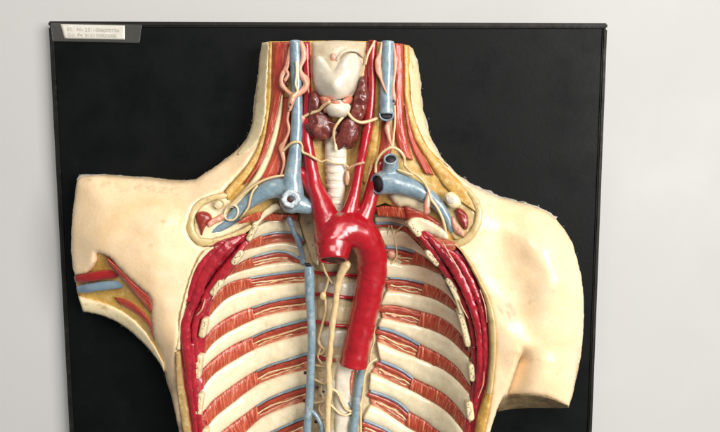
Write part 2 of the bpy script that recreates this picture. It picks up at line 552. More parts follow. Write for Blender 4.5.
def tube(name, path, material, parent, label=None, **k):
    k.setdefault('seed', random.uniform(0, 60))
    V, F = tube_geo(path, **k)
    me = mesh(name, V, F)
    bm = bmesh.new()
    bm.from_mesh(me)
    bmesh.ops.recalc_face_normals(bm, faces=bm.faces)
    bm.to_mesh(me)
    bm.free()
    return link(name, me, material, parent, label)


def merged(name, paths, material, parent, voxel=0.0009, smooth_n=4, label=None, kw=None):
    """several tubes grown together into one continuous skin"""
    V, F = [], []
    for i, p in enumerate(paths):
        opt = dict(sides=20, wob=0.05, seed=i * 3.3)
        opt.update((kw or {}).get(i, {}))
        v, f = tube_geo(p, **opt)
        s = len(V)
        V += v
        F += [tuple(q + s for q in t) for t in f]
    me = mesh(name, V, F)
    bm = bmesh.new()
    bm.from_mesh(me)
    bmesh.ops.recalc_face_normals(bm, faces=bm.faces)
    bm.to_mesh(me)
    bm.free()
    o = link(name, me, material, parent, label)
    r = o.modifiers.new('remesh', 'REMESH')
    r.mode = 'VOXEL'
    r.voxel_size = voxel
    r.use_smooth_shade = True
    s = o.modifiers.new('smooth', 'SMOOTH')
    s.factor = 0.5
    s.iterations = smooth_n
    return o


def blob(name, x, y, h, rx, ry, rh, material, parent, rot=0.0, lump=0.12, lump_s=0.6, seg=20, label=None):
    """a lumpy ellipsoid"""
    seed = random.uniform(0, 50)
    c = AT(x, y, h)
    bm = bmesh.new()
    bmesh.ops.create_uvsphere(bm, u_segments=seg, v_segments=max(8, seg * 2 // 3), radius=1)
    k = PXM(h)
    ca, sa = math.cos(rot), math.sin(rot)
    for v in bm.verts:
        p = v.co.copy()
        f = 1 + lump * noise.noise(p / lump_s + Vector((seed, 0, seed)))
        p *= f
        X, Z, D = p.x * rx, p.z * ry, p.y * rh
        X, Z = X * ca + Z * sa, -X * sa + Z * ca      # clockwise in the picture
        v.co = c + Vector((X * k, D * MM, Z * k)) - BASE
    me = bpy.data.meshes.new(name)
    bm.to_mesh(me)
    bm.free()
    return link(name, me, material, parent, label)


def const(h):
    return lambda X, Y: np.full(np.shape(X), float(h))


def lerp_lines(A, B, t, n=40):
    a, b = spline(A, n), spline(B, n)
    return a * (1 - t) + b * t


def cut_x(line, x):
    """split a left-to-right (or right-to-left) line at x"""
    S = spline(line, 80)
    if S[0, 0] > S[-1, 0]:
        k = S[:, 0] >= x
    else:
        k = S[:, 0] <= x
    i = int(k.sum())
    i = min(max(i, 3), 77)
    return S[:i + 1], S[i:]


# ================================================================== THE WALL AND THE BOARD
WALL_Y = 0.0135
me = bpy.data.meshes.new('wall')
nx, nzz = 60, 40
V = [(-1.6 + 3.2 * i / nx, WALL_Y + 0.0012 * noise.noise(Vector((i * 0.23, j * 0.29, 3))), 0.35 + 2.3 * j / nzz) for j in range(nzz + 1) for i in range(nx + 1)]
F = [(j * (nx + 1) + i, j * (nx + 1) + i + 1, (j + 1) * (nx + 1) + i + 1, (j + 1) * (nx + 1) + i) for j in range(nzz) for i in range(nx)]
me.from_pydata(V, [], F)
wall = link('wall', me, 'wall')
wall['kind'] = 'structure'

TL, TR = AT(49, 21.6, 0), AT(607, 23.6, 0)
BL, BR = AT(70, 432, 0), AT(591.5, 432, 0)
down = 1.45
BL = TL + (BL - TL) * down
BR = TR + (BR - TR) * down


def quad_at(u, v):
    a = TL.lerp(TR, u)
    b = BL.lerp(BR, u)
    return a.lerp(b, v)


board = bpy.data.objects.new('backing_board', None)
COL.objects.link(board)
board.location = (TL + TR + BL + BR) / 4
board.empty_display_size = 0.05
board['label'] = 'black painted wooden board with raised edge behind the plaster torso'
board['category'] = 'board'
BO = Vector(board.location)


def slab(name, corners, y0, y1, material, parent, bev=0.0012):
    V = [(c.x, y1, c.z) for c in corners] + [(c.x, y0, c.z) for c in corners]
    F = [(0, 1, 2, 3), (7, 6, 5, 4)] + [(i, i + 4, (i + 1) % 4 + 4, (i + 1) % 4) for i in range(4)]
    me = mesh(name, V, F, origin=BO)
    bm = bmesh.new()
    bm.from_mesh(me)
    bmesh.ops.recalc_face_normals(bm, faces=bm.faces)
    if bev:
        bmesh.ops.bevel(bm, geom=bm.edges[:], offset=bev, segments=2, affect='EDGES')
    bm.to_mesh(me)
    bm.free()
    return link(name, me, material, parent, smooth=False)


e, g = 0.0085, 0.0105
slab('panel', [quad_at(e * 1.02, e), quad_at(1 - e * 1.02, e), quad_at(1 - e, 1 - e), quad_at(e, 1 - e)], 0.0115, 0.0, 'board', board, 0)
slab('edge_strip', [quad_at(0, 0), quad_at(1, 0), quad_at(1, e * 0.95), quad_at(0, e * 0.95)], 0.0125, -0.0026, 'board_edge', board)
slab('edge_strip', [quad_at(0, 1 - e), quad_at(1, 1 - e), quad_at(1, 1), quad_at(0, 1)], 0.0125, -0.0026, 'board_edge', board)
slab('edge_strip', [quad_at(0, e), quad_at(e * 0.92, e), quad_at(e * 0.92, 1 - e), quad_at(0, 1 - e)], 0.0125, -0.0022, 'board_edge', board)
slab('edge_strip', [quad_at(1 - e * 0.92, e), quad_at(1, e), quad_at(1, 1 - e), quad_at(1 - e * 0.92, 1 - e)], 0.0125, -0.0022, 'board_edge', board)

# the taped label in the corner
lab = bpy.data.objects.new('name_label', None)
COL.objects.link(lab)
LO = AT(90, 32, 3)
lab.location = LO
lab.empty_display_size = 0.02
lab['label'] = 'small yellowed paper label under clear tape at corner of black board'
lab['category'] = 'label'


def sheet(name, poly, h, material, parent, curl=0.0, n=26, m=8, seed=0):
    """four-cornered sheet (tl, tr, br, bl) with slight curl and wrinkles"""
    P = [np.array(p, float) for p in poly]
    V, F, UV = [], [], []
    for j in range(m):
        for i in range(n):
            u, v = i / (n - 1), j / (m - 1)
            p = (P[0] * (1 - u) + P[1] * u) * (1 - v) + (P[3] * (1 - u) + P[2] * u) * v
            hh = h + curl * (nz(p[0], p[1] * 0.2, 5.0, seed) + 0.4 * nz(p[0], p[1], 2.0, seed + 2))
            V.append(AT(p[0], p[1], hh))
            UV.append((u, v))
    for j in range(m - 1):
        for i in range(n - 1):
            k = j * n + i
            F.append((k, k + n, k + n + 1, k + 1))
    o = link(name, mesh(name, V, F, UV, origin=LO), material, parent)
    so = o.modifiers.new('thickness', 'SOLIDIFY')
    so.thickness = 0.00012
    return o


sheet('paper', [(60.5, 24.2), (125, 25.6), (125, 39.6), (64.5, 38.4)], 3.3, 'paper', lab, 0.12, seed=2)
sheet('tape', [(50.6, 22.6), (142, 24.8), (139.5, 43.0), (52.4, 41.2)], 3.9, 'tape', lab, 0.32, n=70, m=14, seed=5)


def text(s, x, y, h, size, parent, sx=1.0):
    c = bpy.data.curves.new('printed_text', 'FONT')
    c.body = s
    c.size = size * PXM(h)
    c.extrude = 0.00002
    tmp = bpy.data.objects.new('printed_text_outline', c)
    o = link('printed_text', bpy.data.meshes.new_from_object(tmp), 'ink', smooth=False)
    bpy.data.objects.remove(tmp)
    o.parent = parent
    o.location = AT(x, y, h) - LO
    o.rotation_euler = (math.radians(90), math.radians(1.2), 0)
    o.scale = (sx, 1, 1)
    return o


text('ST.  Nv 2311086000726', 67, 30.9, 3.7, 4.5, lab, 1.16)
text('Gal. P4. 015170000000', 67.5, 36.4, 3.7, 4.4, lab, 1.16)

# ================================================================== THE TORSO
torso = bpy.data.objects.new('anatomical_torso', None)
COL.objects.link(torso)
torso.location = BASE
torso.empty_display_size = 0.1
torso['label'] = 'painted plaster anatomical torso with opened chest, red aorta and blue veins on black board'
torso['category'] = 'anatomical model'
T = torso

# ---- skin
skinL_h = TPS([(262,44,24),(258,75,24),(254,105,25),(247,138,28),(218,165,32),(195,180,34),(160,181,34),(115,177,32),(82,177,28),(76,195,30),(71,250,32),(76,290,30),(83,311,26),(115,321,28),(142,342,32),(160,364,34),(171,395,30),(179,432,28),(184,470,28),
 (269,44,36),(267,75,37),(266,95,38),(262,135,40),(248,165,44),(225,192,50),(210,197,54),(193,209,58),(187,229,60),(196,244,60),(211,247,60),(197,262,62),(187,290,62),(180,320,60),(176,360,56),(176,380,50),(181,423,46),(183,470,44),
 (100,210,46),(95,240,50),(130,200,48),(130,230,58),(160,200,50),(160,230,64),(160,270,66),(120,255,59),(165,310,62),(163,340,54),(180,220,60),(90,190,38)])
armX = lambda y: np.interp(y, [340, 352, 362, 383, 397, 412, 432, 470], [521, 519.5, 515, 508, 503, 497, 490, 482])
skinR_b = TPS([(413,49,24),(420,75,24),(421,100,24),(428,130,27),(445,162,32),(472,185,36),(500,198,35),(530,205,33),(556,219,31),(572,242,31),(581,275,33),(584,315,33),(581,355,32),(573,393,28),(569,406,26),
 (409,46,36),(410,80,37),(414,115,38),(428,147,42),(447,170,46),(468,190,52),(479,213,56),(473,236,58),(458,247,58),(480,282,62),(493,315,62),(495,355,60),(490,402,56),(484,440,50),(480,470,48),
 (500,225,52),(503,245,54),(530,230,57),(550,250,65),(562,280,66),(545,300,68.5),(540,272,67),(520,290,61),(506,268,58),(500,300,62),(507,330,66),(515,350,66),(535,340,63),(560,340,57),(522,322,62),(508,375,60),(498,402,56)])


def skinR_h(X, Y):
    X, Y = np.asarray(X, float), np.asarray(Y, float)
    h = skinR_b(X, Y)
    xt = armX(Y)
    f = sstep(344, 364, Y) * sstep(-0.5, 4.0, X - xt)
    u = np.clip((X - xt) / np.maximum(578 - xt, 1), 0, 1)
    arm = 22 + 40 * np.sqrt(np.clip(1 - (2 * u - 0.98) ** 2, 0, 1)) - 4 * sstep(380, 408, Y)
    return h * (1 - f) + arm * f


L_out = [(262,42.5),(259,60),(258,75),(256,90),(254.5,105),(252,125),(247,138),(240,147),(230,156),(218,165),(205,173),(195,180),(180,182),(160,181),(140,178.5),(115,177),(95,175.5),(82,176.5),(77,180),(75,195),(73,210),(71.5,230),(71,250),(73,268),(75,275.5)]
L_win = [(86,273),(91,268),(95,261),(96,253),(103,254),(110,258),(120,269),(130,279),(140,288),(149,296),(152,303),(151,312),(153,335),(158,350),(162.5,361.5)]
L_low = [(166,380),(171,395),(175,412),(179,432),(186,470)]
L_in = [(192,470),(184,440),(181.5,423),(178,400),(176,380),(175,362),(177,350),(179,335),(180,320),(183,305),(187,290),(191,277),(197,262),(204,252),(211,247),(203,247),(196,244),(190,237),(187,229),(189,219),(193,209),(200,202),(210,197),(222,193),(236,178),(248,165),(257,150),(262,135),(265,115),(266,95),(267,75),(268,60),(269,42)]
patch('skin', L_out + L_win + L_low + L_in, skinL_h, 'skin', T, jag=0.5, smooth_poly=False, to_board=True, round_edge=3.2, round_w=4.5, bump=0.7, bump_s=16, paint=PAINT)
R_in = [(408.5,45.5),(408,60),(410,80),(411,100),(414,115),(420,132),(428,147),(438,160),(447,170),(458,180),(468,190),(475,201),(479,213),(478,225),(473,236),(465,243),(458,247),(463,254),(472,266),(480,282),(488,298),(493,315),(495,335),(495,355),(493,380),(490,402),(487,420),(482,440),(476,470)]
R_low = [(484,470),(490,432),(493,422),(497,410),(503,396.5),(515,394.5),(530,394),(545,396),(558,401),(569,406)]
R_out = [(573,393),(577,375),(581,355),(583,335),(584,315),(583.5,295),(581,275),(577,258),(572,242),(565,230),(556,219),(545,211),(530,205),(515,202),(500,198),(487,193),(472,185),(458,175),(445,162),(435,148),(428,130),(423,110),(421,95),(420,75),(416,58),(413,48.5)]
patch('skin', R_in + R_low + R_out, skinR_h, 'skin', T, jag=0.5, smooth_poly=False, to_board=True, round_edge=3.2, round_w=4.5, bump=0.6, bump_s=16, step=1.7, paint=PAINT)
# cut end of the arm
fe = [(500,400.5),(503,396.6),(515,394.6),(530,394.1),(545,396.1),(558,401.1),(569,406.3)]
be = [(497,412),(503,410.5),(515,408.6),(530,408),(545,408),(558,408.2),(569,407.6)]


def cut_h(X, Y):
    yt = np.interp(X, [p[0] for p in fe], [p[1] for p in fe])
    yb = np.interp(X, [p[0] for p in be], [p[1] for p in be])
    v = np.clip((Y - yt) / np.maximum(yb - yt, 0.5), 0, 1)
    return (skinR_h(X, yt) - 1.0) * (1 - v) + 3 * v


strip('cut_arm_end', fe, be, cut_h, 'cut_arm', T, bulge=0, skirt=2, rough=1.2, rows=8, label='brown weathered cut end of the upper arm')

# pale cut thickness of the neck skin, both sides
strip('cut_skin_rim', [(262.3,43.5),(259.5,60),(258.3,75),(256.5,90),(255,105),(252.5,125),(247.5,138),(242,146.5),(237,154)], [(269,43),(268,60),(267,75),(266,95),(265,115),(261.5,133),(254,146),(246,153),(238,155)], lambda X, Y: skinL_h(X, Y) + 0.25, 'rim', T, bulge=1.2, ragged=0.9)
strip('cut_skin_rim', [(408.8,46),(408,60),(410,80),(411,100),(414,115),(420,132),(428,147),(437,157),(447,166)], [(413,49),(416,60),(419.4,75),(420.5,95),(422.5,110),(427.5,130),(434.5,148),(442,159),(448,166.5)], lambda X, Y: skinR_h(X, Y) + 0.25, 'rim', T, bulge=1.2, ragged=0.9)

# armpit window on the left
axil = [(75,275),(86,272.5),(91,267.5),(95,260.5),(96,252.5),(103,253.5),(110,257.5),(120,268.5),(130,278.5),(140,287.5),(150,295.5),(153,303),(152,312),(154,335),(159,350),(164,362),(155,349),(145,336),(133,324),(120,316),(105,310),(90,307),(82,305),(77,292)]
ax_h = TPS([(75,276,22),(96,254,42),(120,270,46),(152,300,50),(152,330,44),(163,362,38),(145,334,34),(120,313,30),(82,303,24),(115,290,34),(100,275,32),(135,310,40)])
patch('armpit_fat', axil, ax_h, 'fat', T, smooth_poly=False, to_board=True, bump=0.8, bump_s=5, label='yellow fat inside the cut armpit')
strip('cut_skin_rim', [(78,296),(90,299.5),(105,303.5),(120,310.5),(133,319.5),(145,332),(155,346.5),(162.5,360.5)], [(83,311.5),(100,315),(115,321),(130,331),(142,342),(152,353),(160,364),(164,372)], lambda X, Y: ax_h(X, Y) + 1.0, 'rim', T, bulge=2.5, skirt=40, ragged=0.5)
strip('armpit_muscle', [(107,256.5),(120,268.5),(130,278.5),(140,287.5),(150,295.5),(152,300)], [(108,264),(116,272),(126,284),(136,296),(146,308),(151,313)], lambda X, Y: ax_h(X, Y) + 4, 'muscle', T, bulge=4, ridge=0.4, along=True)
strip('armpit_muscle', [(114,297),(124,299),(135,305),(145,314),(151,322)], [(120,305),(130,310),(140,317),(148,326),(154,340)], lambda X, Y: ax_h(X, Y) + 0.8, 'muscle', T, bulge=2, ridge=0.5, along=True)
tube('armpit_artery', [(76.3,279,27,4.4),(90,277,35,4.8),(106,274.5,39,4.8),(121,273,40,4.4)], 'artery', T, start='flat', flat=0.6)
tube('armpit_vein', [(78.5,289.5,27,4.2),(92,287.5,34,4.8),(110,285,37,4.8),(129,283.5,38,4)], 'vein_grey', T, start='flat', flat=0.6)

# ---- the bed of the neck
neck_h = TPS([(269,44,34),(290,44,40),(310,44,44),(338,42,48),(370,44,44),(390,44,40),(409,46,34),(266,100,35),(290,100,41),(338,100,46),(390,100,41),(411,100,35),(257,150,40),(285,150,41),(310,150,40),(338,150,36),(365,150,38),(390,150,40),(430,150,40),
 (226,192,47),(250,190,44),(280,190,40),(338,190,33),(390,190,42),(430,190,45),(470,193,49),(200,212,52),(240,215,44),(300,215,30),(338,215,28),(380,215,31),(430,215,43),(475,215,53),(200,243,54),(240,235,44),(455,243,54),(430,230,43)])
bed = [(268,41.5),(300,41),(338,40.5),(375,41.5),(409.5,45.5),(411,80),(412,100),(415,115),(421,132),(429,147),(439,160),(459,180),(476,201),(480,213),(478,226),(472,237),(457,247),(440,241),(428,232),(415,223),(402,210),(385,203),(338,219),(300,207),(280,206),(262,213),(252,226),(240,236),(222,243),(206,247),(196,243),(188,233),(187,222),(194,209),(210,197),(225,191),(236,178),(248,165),(256,150),(261,135),(264,115),(265,95),(266,70)]
patch('neck_bed', bed, neck_h, 'bed', T, smooth_poly=False, bump=1.0, bump_s=5, skirt=12, label='ochre tissue bed of the opened neck')
NH = lambda d: (lambda X, Y: neck_h(X, Y) + d)


def nh(x, y):
    return float(neck_h([x], [y])[0])


# fat, muscles and tendons of the neck
strip('fat_layer', [(269,43),(267.5,75),(266,95),(262,135),(248,164),(225,191)], [(272.3,43),(271.5,75),(271,95),(267.5,125),(262,150),(252,172),(228,201)], NH(1), 'fat', T, bulge=1.6, rough=0.9)
strip('neck_muscle', [(272,42.5),(271.3,75),(271.5,95),(267.5,125),(262,150),(253,170),(243,185)], [(290,42),(289,75),(284,95),(277.5,118),(271.5,140),(264,160),(250,180)], NH(1), 'muscle', T, bulge=4, ridge=0.5, along=True, rows=15)
strip('neck_muscle', [(284,97),(280,125),(274,150),(263,174),(258,182)], [(291,97),(291,130),(288.5,150),(284,170),(281,180)], NH(0.5), 'muscle', T, bulge=3, ridge=0.5, along=True)
strip('neck_tendon', [(281.5,95),(276.5,115),(271.5,135),(264.5,155),(253.5,177),(239.5,194),(226,208)], [(283,95),(281.5,115),(277.5,135),(271.5,155),(261.5,177),(248,194),(235,208)], NH(3), 'rim', T, bulge=3)
strip('fat_layer', [(403.2,44.5),(404,75),(404.5,100),(411,130),(417.5,145),(427,160),(436,175),(447,190),(456,198)], [(408.5,45.5),(410,80),(411,100),(420,132),(438,160),(458,180),(470,192),(476,203),(479,214)], NH(1), 'fat', T, bulge=2.4, rough=0.9)
strip('neck_muscle', [(393.5,43),(395,75),(394,100),(393.5,125),(396,143),(401,157)], [(403.3,44),(404,75),(404,100),(405,125),(408.5,142),(413,160)], NH(1), 'muscle', T, bulge=4, ridge=0.5, along=True, rows=15)
strip('neck_muscle', [(404.5,105),(407,130),(411.5,148),(419,164),(424,173)], [(406.5,105),(411.5,130),(417.5,146),(427,162),(434,175)], NH(1.5), 'muscle', T, bulge=2.4, ridge=0.4, along=True, label='deep red strip along the yellow fat of the neck')
strip('neck_muscle', [(382,121),(380,143),(376.5,163)], [(390,121),(392.5,143),(390,158)], NH(0.5), 'muscle', T, bulge=2.5, ridge=0.5, along=True)
strip('neck_fat', [(373.5,118),(369,140),(364,165),(362,182)], [(380,118),(379,140),(375,163),(370,185)], NH(0.5), 'fat', T, bulge=2, rough=1.2)
strip('neck_muscle', [(302,42),(303,70),(303.5,95),(302,120)], [(311,42),(311.5,70),(312,95),(312,120)], NH(-1), 'artery', T, bulge=2, label='dark red strip beside the larynx')
strip('neck_muscle', [(366,42),(364,70),(362,90)], [(371,42),(371,70),(370,92)], NH(-1), 'artery', T, bulge=2, label='dark red strip beside the larynx')

# ---- larynx
lar_h = TPS([(311,42,46),(338,40,53),(366,42,46),(311,75,48),(365,70,48),(338,60,58),(320,95,52),(352,95,52),(338,85,64),(338,100,60),(322,70,58),(352,65,59)])
larynx = patch('larynx', [(310.5,41.5),(338,40.6),(367,41.8),(366,58),(363,75),(357,92),(350,100),(325,100),(316,92),(311.5,75)], lar_h, 'membrane', T, smooth_poly=False, bump=0.5, bump_s=8, round_edge=4, round_w=5, skirt=14)
th_h = TPS([(312,60,51),(318,56,55),(333,70,61),(352,53,58),(362,60,52),(360,78,53),(352,93,55),(335,101,58),(316,92,52),(312,75,51),(323,75,60),(350,70,62),(336,88,68),(326,64,57),(342,62,60),(333,78,65.5)])
patch('thyroid_cartilage', [(312,61),(314,57),(319,55.5),(324,58),(329,64),(332,69.5),(334.5,68),(338,62),(343,56),(349,53),(355,53),(360,57),(362,63),(361,72),(358,82),(354,91),(348,97.5),(340,100),(331,100.5),(322,98),(315,91),(312.3,78)], lambda X, Y: th_h(X, Y) + 2.5, 'cartilage', larynx, smooth_poly=True, round_edge=4.5, round_w=5.5, bump=0.5, bump_s=9, skirt=10, step=1.8)
tube('membrane_fold', [(337,60,60,0.9),(341,54,60,1.3),(346,51,59,1.6),(352,50.2,58,1.6),(358,52,56,1.4),(363,57,52,1.0)], 'membrane', larynx, flat=0.7)
blob('cricoid_cartilage', 338, 109, 57, 12.5, 9, 9, 'cartilage', larynx, lump=0.1)
for p in ([(319,97),(324,96.5),(330,99),(331,103),(327,106),(322,106)], [(341,101.5),(346,97.5),(351,96),(352.5,99),(350,104),(344.5,106)], [(330,102),(335,100.8),(341,102),(341,105),(335,105.5),(331,105)]):
    patch('cricothyroid_muscle', p, lambda X, Y: lar_h(X, Y) + 6.5, 'cricothyroid', larynx, round_edge=3, round_w=3, step=1.3, skirt=9, bump=0.6, bump_s=3)
patch('cricothyroid_muscle', [(322,105.5),(328,104.5),(331,108),(329,112),(324,113)], lambda X, Y: lar_h(X, Y) + 6, 'cricothyroid', larynx, round_edge=3, round_w=3, step=1.3, skirt=9)
blob('membrane_spot', 333.5, 57.5, 57.5, 3, 4.5, 1.6, 'pink', larynx)

# ---- thyroid gland
gland = patch('thyroid_gland', [(310,92),(317,95),(322,105),(325,113),(331,119),(337,123),(344,119),(350,112),(353,102),(357,90),(361,78),(365,76),(367.5,88),(367.5,105),(363,120),(358,132),(354,144),(349,149),(344,143),(338,133),(331,134),(325,140),(317,140.5),(310.5,133),(308,120),(308.5,104)], lambda X, Y: neck_h(X, Y) + 11, 'thyroid', T, round_edge=4, round_w=5, bump=2.2, bump_s=6, skirt=12, step=1.6)
blob('thyroid_lobe', 320.5, 127, 49, 12.5, 13.5, 9, 'thyroid', gland, lump=0.4, lump_s=0.6)
blob('thyroid_lobe', 347.5, 132, 48, 11.5, 18, 9, 'thyroid', gland, rot=0.3, lump=0.4, lump_s=0.5)
blob('thyroid_lobe', 360, 101, 45, 7.6, 22, 7.5, 'thyroid', gland, rot=0.12, lump=0.08, lump_s=0.6)
blob('thyroid_lobe', 316.5, 103, 48, 7, 13, 8, 'thyroid', gland, rot=-0.3, lump=0.2, lump_s=0.6)

# ---- trachea with its rings
trachea = tube('trachea', [(335,134,41,10.5),(335.5,150,40,11),(336,170,39,10.6),(336.5,190,38,9),(336,206,37,6.8),(335,220,36,5)], 'trachea', T, sides=24, flat=0.8)
for i in range(9):
    y = 147 + i * 7.9
    r = float(np.interp(y, [134, 150, 170, 190, 206, 220], [10.5, 11, 10.6, 9, 6.8, 5])) * 0.98
    c = float(np.interp(y, [134, 150, 170, 190, 206, 220], [41, 40, 39, 38, 37, 36]))
    pts = []
    for k in range(9):
        a = math.radians(8 + 164 * k / 8)
        pts.append((335.8 - math.cos(a) * (r - 1.2), y + random.uniform(-0.4, 0.4), c + 0.8 * (r - 1.3) * math.sin(a), 3.1))
    V_, F_ = [], []
    tube('tracheal_ring', pts, 'trachea', trachea, flat=0.5, sides=10, step=1.2, wob=0.2)

# ---- aorta and the arteries that leave it, grown together
merged('aorta', [
    [(333,260.5,64.5,15.6),(333,252,61.2,17.4),(333.5,242,57,19),(339.5,232,53,19.4),(350,229.5,49,18.6),(361,234,45,17.4),(368.5,245,40,16.2),(372,259,36,15.6),(371.2,278,34,15.2),(367,300,34,14.8),(362,322,34,14.5),(357,345,35,14.3),(353,366,36,14.2)],
    [(329,238,53,15.5),(325.5,216,50,13),(319.5,198,48,10.2),(314,182,47,7.5),(310,160,46,6.6),(306.5,140,45.5,6.2),(307,118,45,5),(307.5,95,44.5,4.2),(307,70,44.5,4),(306,43,44.5,4)],
    [(320,200,47,8.5),(311,186,45,7.5),(304,176,43,7),(296,169,41,6)],
    [(344,226,51,12),(350.5,208,49,7.6),(355,190,47,5.6),(359,168,46,5),(363.5,148,46,5),(368,126,46,5)],
    [(359,228,46,12),(367,208,43,8.6),(372,192,41,7.6),(376,176,40,7.5),(380,164,40,6.5)],
], 'aorta', T, voxel=0.0008, smooth_n=8, kw={0: dict(start='open', wall=0.78, deep=9, end='flat', sides=28), 1: dict(end='flat'), 2: dict(), 4: dict()}, label='scarlet aorta arching over the trachea with neck arteries')
tube('aorta_lumen', [(332.6,259.5,63.8,11.4),(333,256.5,62.4,11),(333.3,253,61,9)], 'lumen_red', T, start='flat', sides=24, label='dark open mouth of the cut aorta')
tube('carotid_artery', [(373,41,44.5,4.4),(371.5,60,45,4.5),(371.5,85,46,4.4),(370,110,46,4.6),(368.3,122,46,5),(366,133,46,5)], 'artery', T, end='round', start='flat')

# ---- neck veins
vj = merged('jugular_vein', [
    [(295,41,47,6),(296,60,48,6),(296.5,80,48.5,5.8),(297,100,49,5.6),(297,120,49,5.8),(296,140,49,6.2),(294.5,160,49,7.2),(292.5,176,49,9),(292,192,49,12),(292,203,48,12)],
    [(293,194,48,12),(281,188,47,10.5),(268,190,47,9.5),(256,197,47,8),(245,205,48,6.6),(236,213,49,5.5),(229,218,49.5,4)],
    [(290,200,48,12),(302,205,48,9),(310,208,48,6.5),(315,210,48,4)],
], 'vein', T, voxel=0.0008, smooth_n=5, kw={0: dict(start='flat')}, label='blue jugular vein joining the vein under the collarbone')


def torn(parent):
    V, F = [], []
    n, m = 40, 7
    cx, cy = 290.5, 199
    for j in range(m):
        q = 0.28 + 0.72 * j / (m - 1)
        for i in range(n):
            a = 2 * math.pi * i / n
            r = (10.2 + 1.6 * nz(math.cos(a) * 3, math.sin(a) * 3, 1.0, 4)) * q
            h = 62.3 - 3.2 * abs(q - 0.75) * (1.5 if q > 0.75 else 0.8) - (5 if j == 0 else 0) - (3.0 if j == m - 1 else 0) + 0.9 * nz(math.cos(a) * r, math.sin(a) * r, 2.0, 9)
            V.append(AT(cx + math.cos(a) * r, cy + math.sin(a) * r * 0.96, h))
    for j in range(m - 1):
        for i in range(n):
            a, b = j * n + i, j * n + (i + 1) % n
            F.append((a, b, b + n, a + n))
    o = link('torn_stump', mesh('torn_stump', V, F), 'torn', parent, label='ragged white broken stump on the blue vein')
    s = o.modifiers.new('thickness', 'SOLIDIFY')
    s.thickness = 0.0015
    return o


torn(vj)
blob('stump_hole', 290, 199.5, 59.6, 3.4, 3.6, 1.6, 'lumen_red', vj)
tube('cephalic_vein', [(241,215,47,3.4),(232,221,48,4),(222,227,49,4),(212,232,50,3.2),(205,235,51,1.6)], 'vein_grey', T, flat=0.8)
tube('vein_sheath', [(226,209,52,1),(231,205.5,53,1.1),(236.5,206.5,54,1.1),(238,213,54,1.1),(234,219.5,53,1.1),(227,219.5,52,1.1),(224.5,214,52,1),(227,208,52,1)], 'rim', T)
tube('vein_sheath', [(283,175.5,54,1.1),(271,177.5,54,1.2),(259,182.5,54,1.2),(247,191,54,1.2),(236,200,54,1.1),(229,207,53,1)], 'nerve', T)
tube('phrenic_nerve', [(257,186,55,1.2),(252.5,192,56,1.2),(250,200,56,1.2),(248.5,207,55,1.2),(244.5,213,54,1.1),(240,219,50,1)], 'nerve', T)

vr = merged('subclavian_vein', [
    [(376.6,184.4,52.5,10.8),(381,183.6,49.5,11.8),(389,182,48.2,12.5),(400,184,48,11.5),(413,188.5,48,9.6),(426,195,48,8),(437,204,49,6.5),(445,215,50,5),(450,226,50,3.8),(453,234,50,2.6)],
    [(390,178,47,9.5),(390.5,168,49,8.6),(390.5,162,52.5,7.6),(390.5,158.5,56,7.0)],
], 'vein', T, voxel=0.0008, smooth_n=4, kw={0: dict(start='open', wall=0.78, deep=8), 1: dict(end='open', wall=0.72, deep=7)}, label='blue cut vein below the throat with two open mouths')
tube('subclavian_lumen', [(377.3,184.3,52.1,8.0),(381,183.6,49.4,7.2)], 'lumen', vr, start='flat', sides=20)
tube('subclavian_lumen', [(390.5,159,55.4,4.9),(390.5,162,52.5,4.6)], 'lumen', vr, start='flat', sides=20)
tube('jugular_vein', [(387.5,42,46,6.6),(387,60,47,6.6),(386.5,80,48,6.7),(386,100,49,7.1),(386,114.5,50.5,7.4)], 'vein', T, sides=22, start='flat', end='open', wall=0.8, deep=7, label='blue jugular vein cut off short above the yellow fat')
patch('vein_mouth', [(379.5,114.5),(382,112.5),(386.5,112.5),(391,114),(392.5,117),(389.5,119.6),(385,119.4),(381,118)], const(53.2), 'lumen', T, step=1.2, skirt=3, round_edge=1.5, round_w=3, bump=0, label='dark open mouth of the short jugular vein')
tube('vein_mouth_rim', [(379.3,114,54,0.9),(381,118.3,53.5,1.0),(385.5,120.3,53,1.1),(390.2,119.8,53,1.1),(393,116.5,53.5,0.9),(393,113,54,0.8)], 'vein', T)

# ---- nodes and nerves of the neck
def nerve(path, r=1.2, material='nerve', parent=T, name='nerve', up=6, **k):
    k.setdefault('wob', 0.22)
    return tube(name, [(p[0], p[1], (p[2] if len(p) > 2 and p[2] is not None else nh(p[0], p[1]) + up), (p[3] if len(p) > 3 else r)) for p in path], material, parent, **k)


LN = dict(name='lymph_vessel', material='pink', flat=0.7, wob=0.4)
nerve([(301,43,50,2.4),(303.5,51,51,3),(303,60,51,2.6),(300,69,52,2),(302,75,52,3),(306,81,52,4),(305.5,87,53,3.4),(300,93,54,2.8),(293,97,55,3.4),(291,103,55,3.2),(289,110,54,1.8)], **LN)
nerve([(290,48,48,1.4),(288.5,60,48,2),(286,69,48,2.2),(282,76,48,2.4),(281.5,84,48,2.4),(286,90,50,2),(291,95,53,2.4)], **LN)
nerve([(285,69,48,1.6),(288,74,50,1.6),(285.5,80,50,1.8)], **LN)
nerve([(296,62,55,0.9),(296.5,74,55.5,1),(295.5,84,55.5,1.2),(297.5,92,55.5,1.4),(293,97,56,2)], name='nerve', material='nerve')
nerve([(289,108,53,1.5),(287.5,120,51,1.2),(289,130,51,1.2),(285.5,140,50,1.6),(282,147,49,2.8),(282.5,154,49,2.4),(284,163,49,1.4),(281,175,49,1.2)], **LN)
nerve([(283,151,50),(287,147,52),(292,143,56),(299,142,56),(302,146,52),(302.5,152,51),(308,154.5,53),(315,158.5,54),(321,162,48)], r=1.3)
nerve([(303.5,117,50),(308,114.5,51),(313,112.5,54),(319,110.5,56),(323,106,60),(329,102,64)], r=1.5)
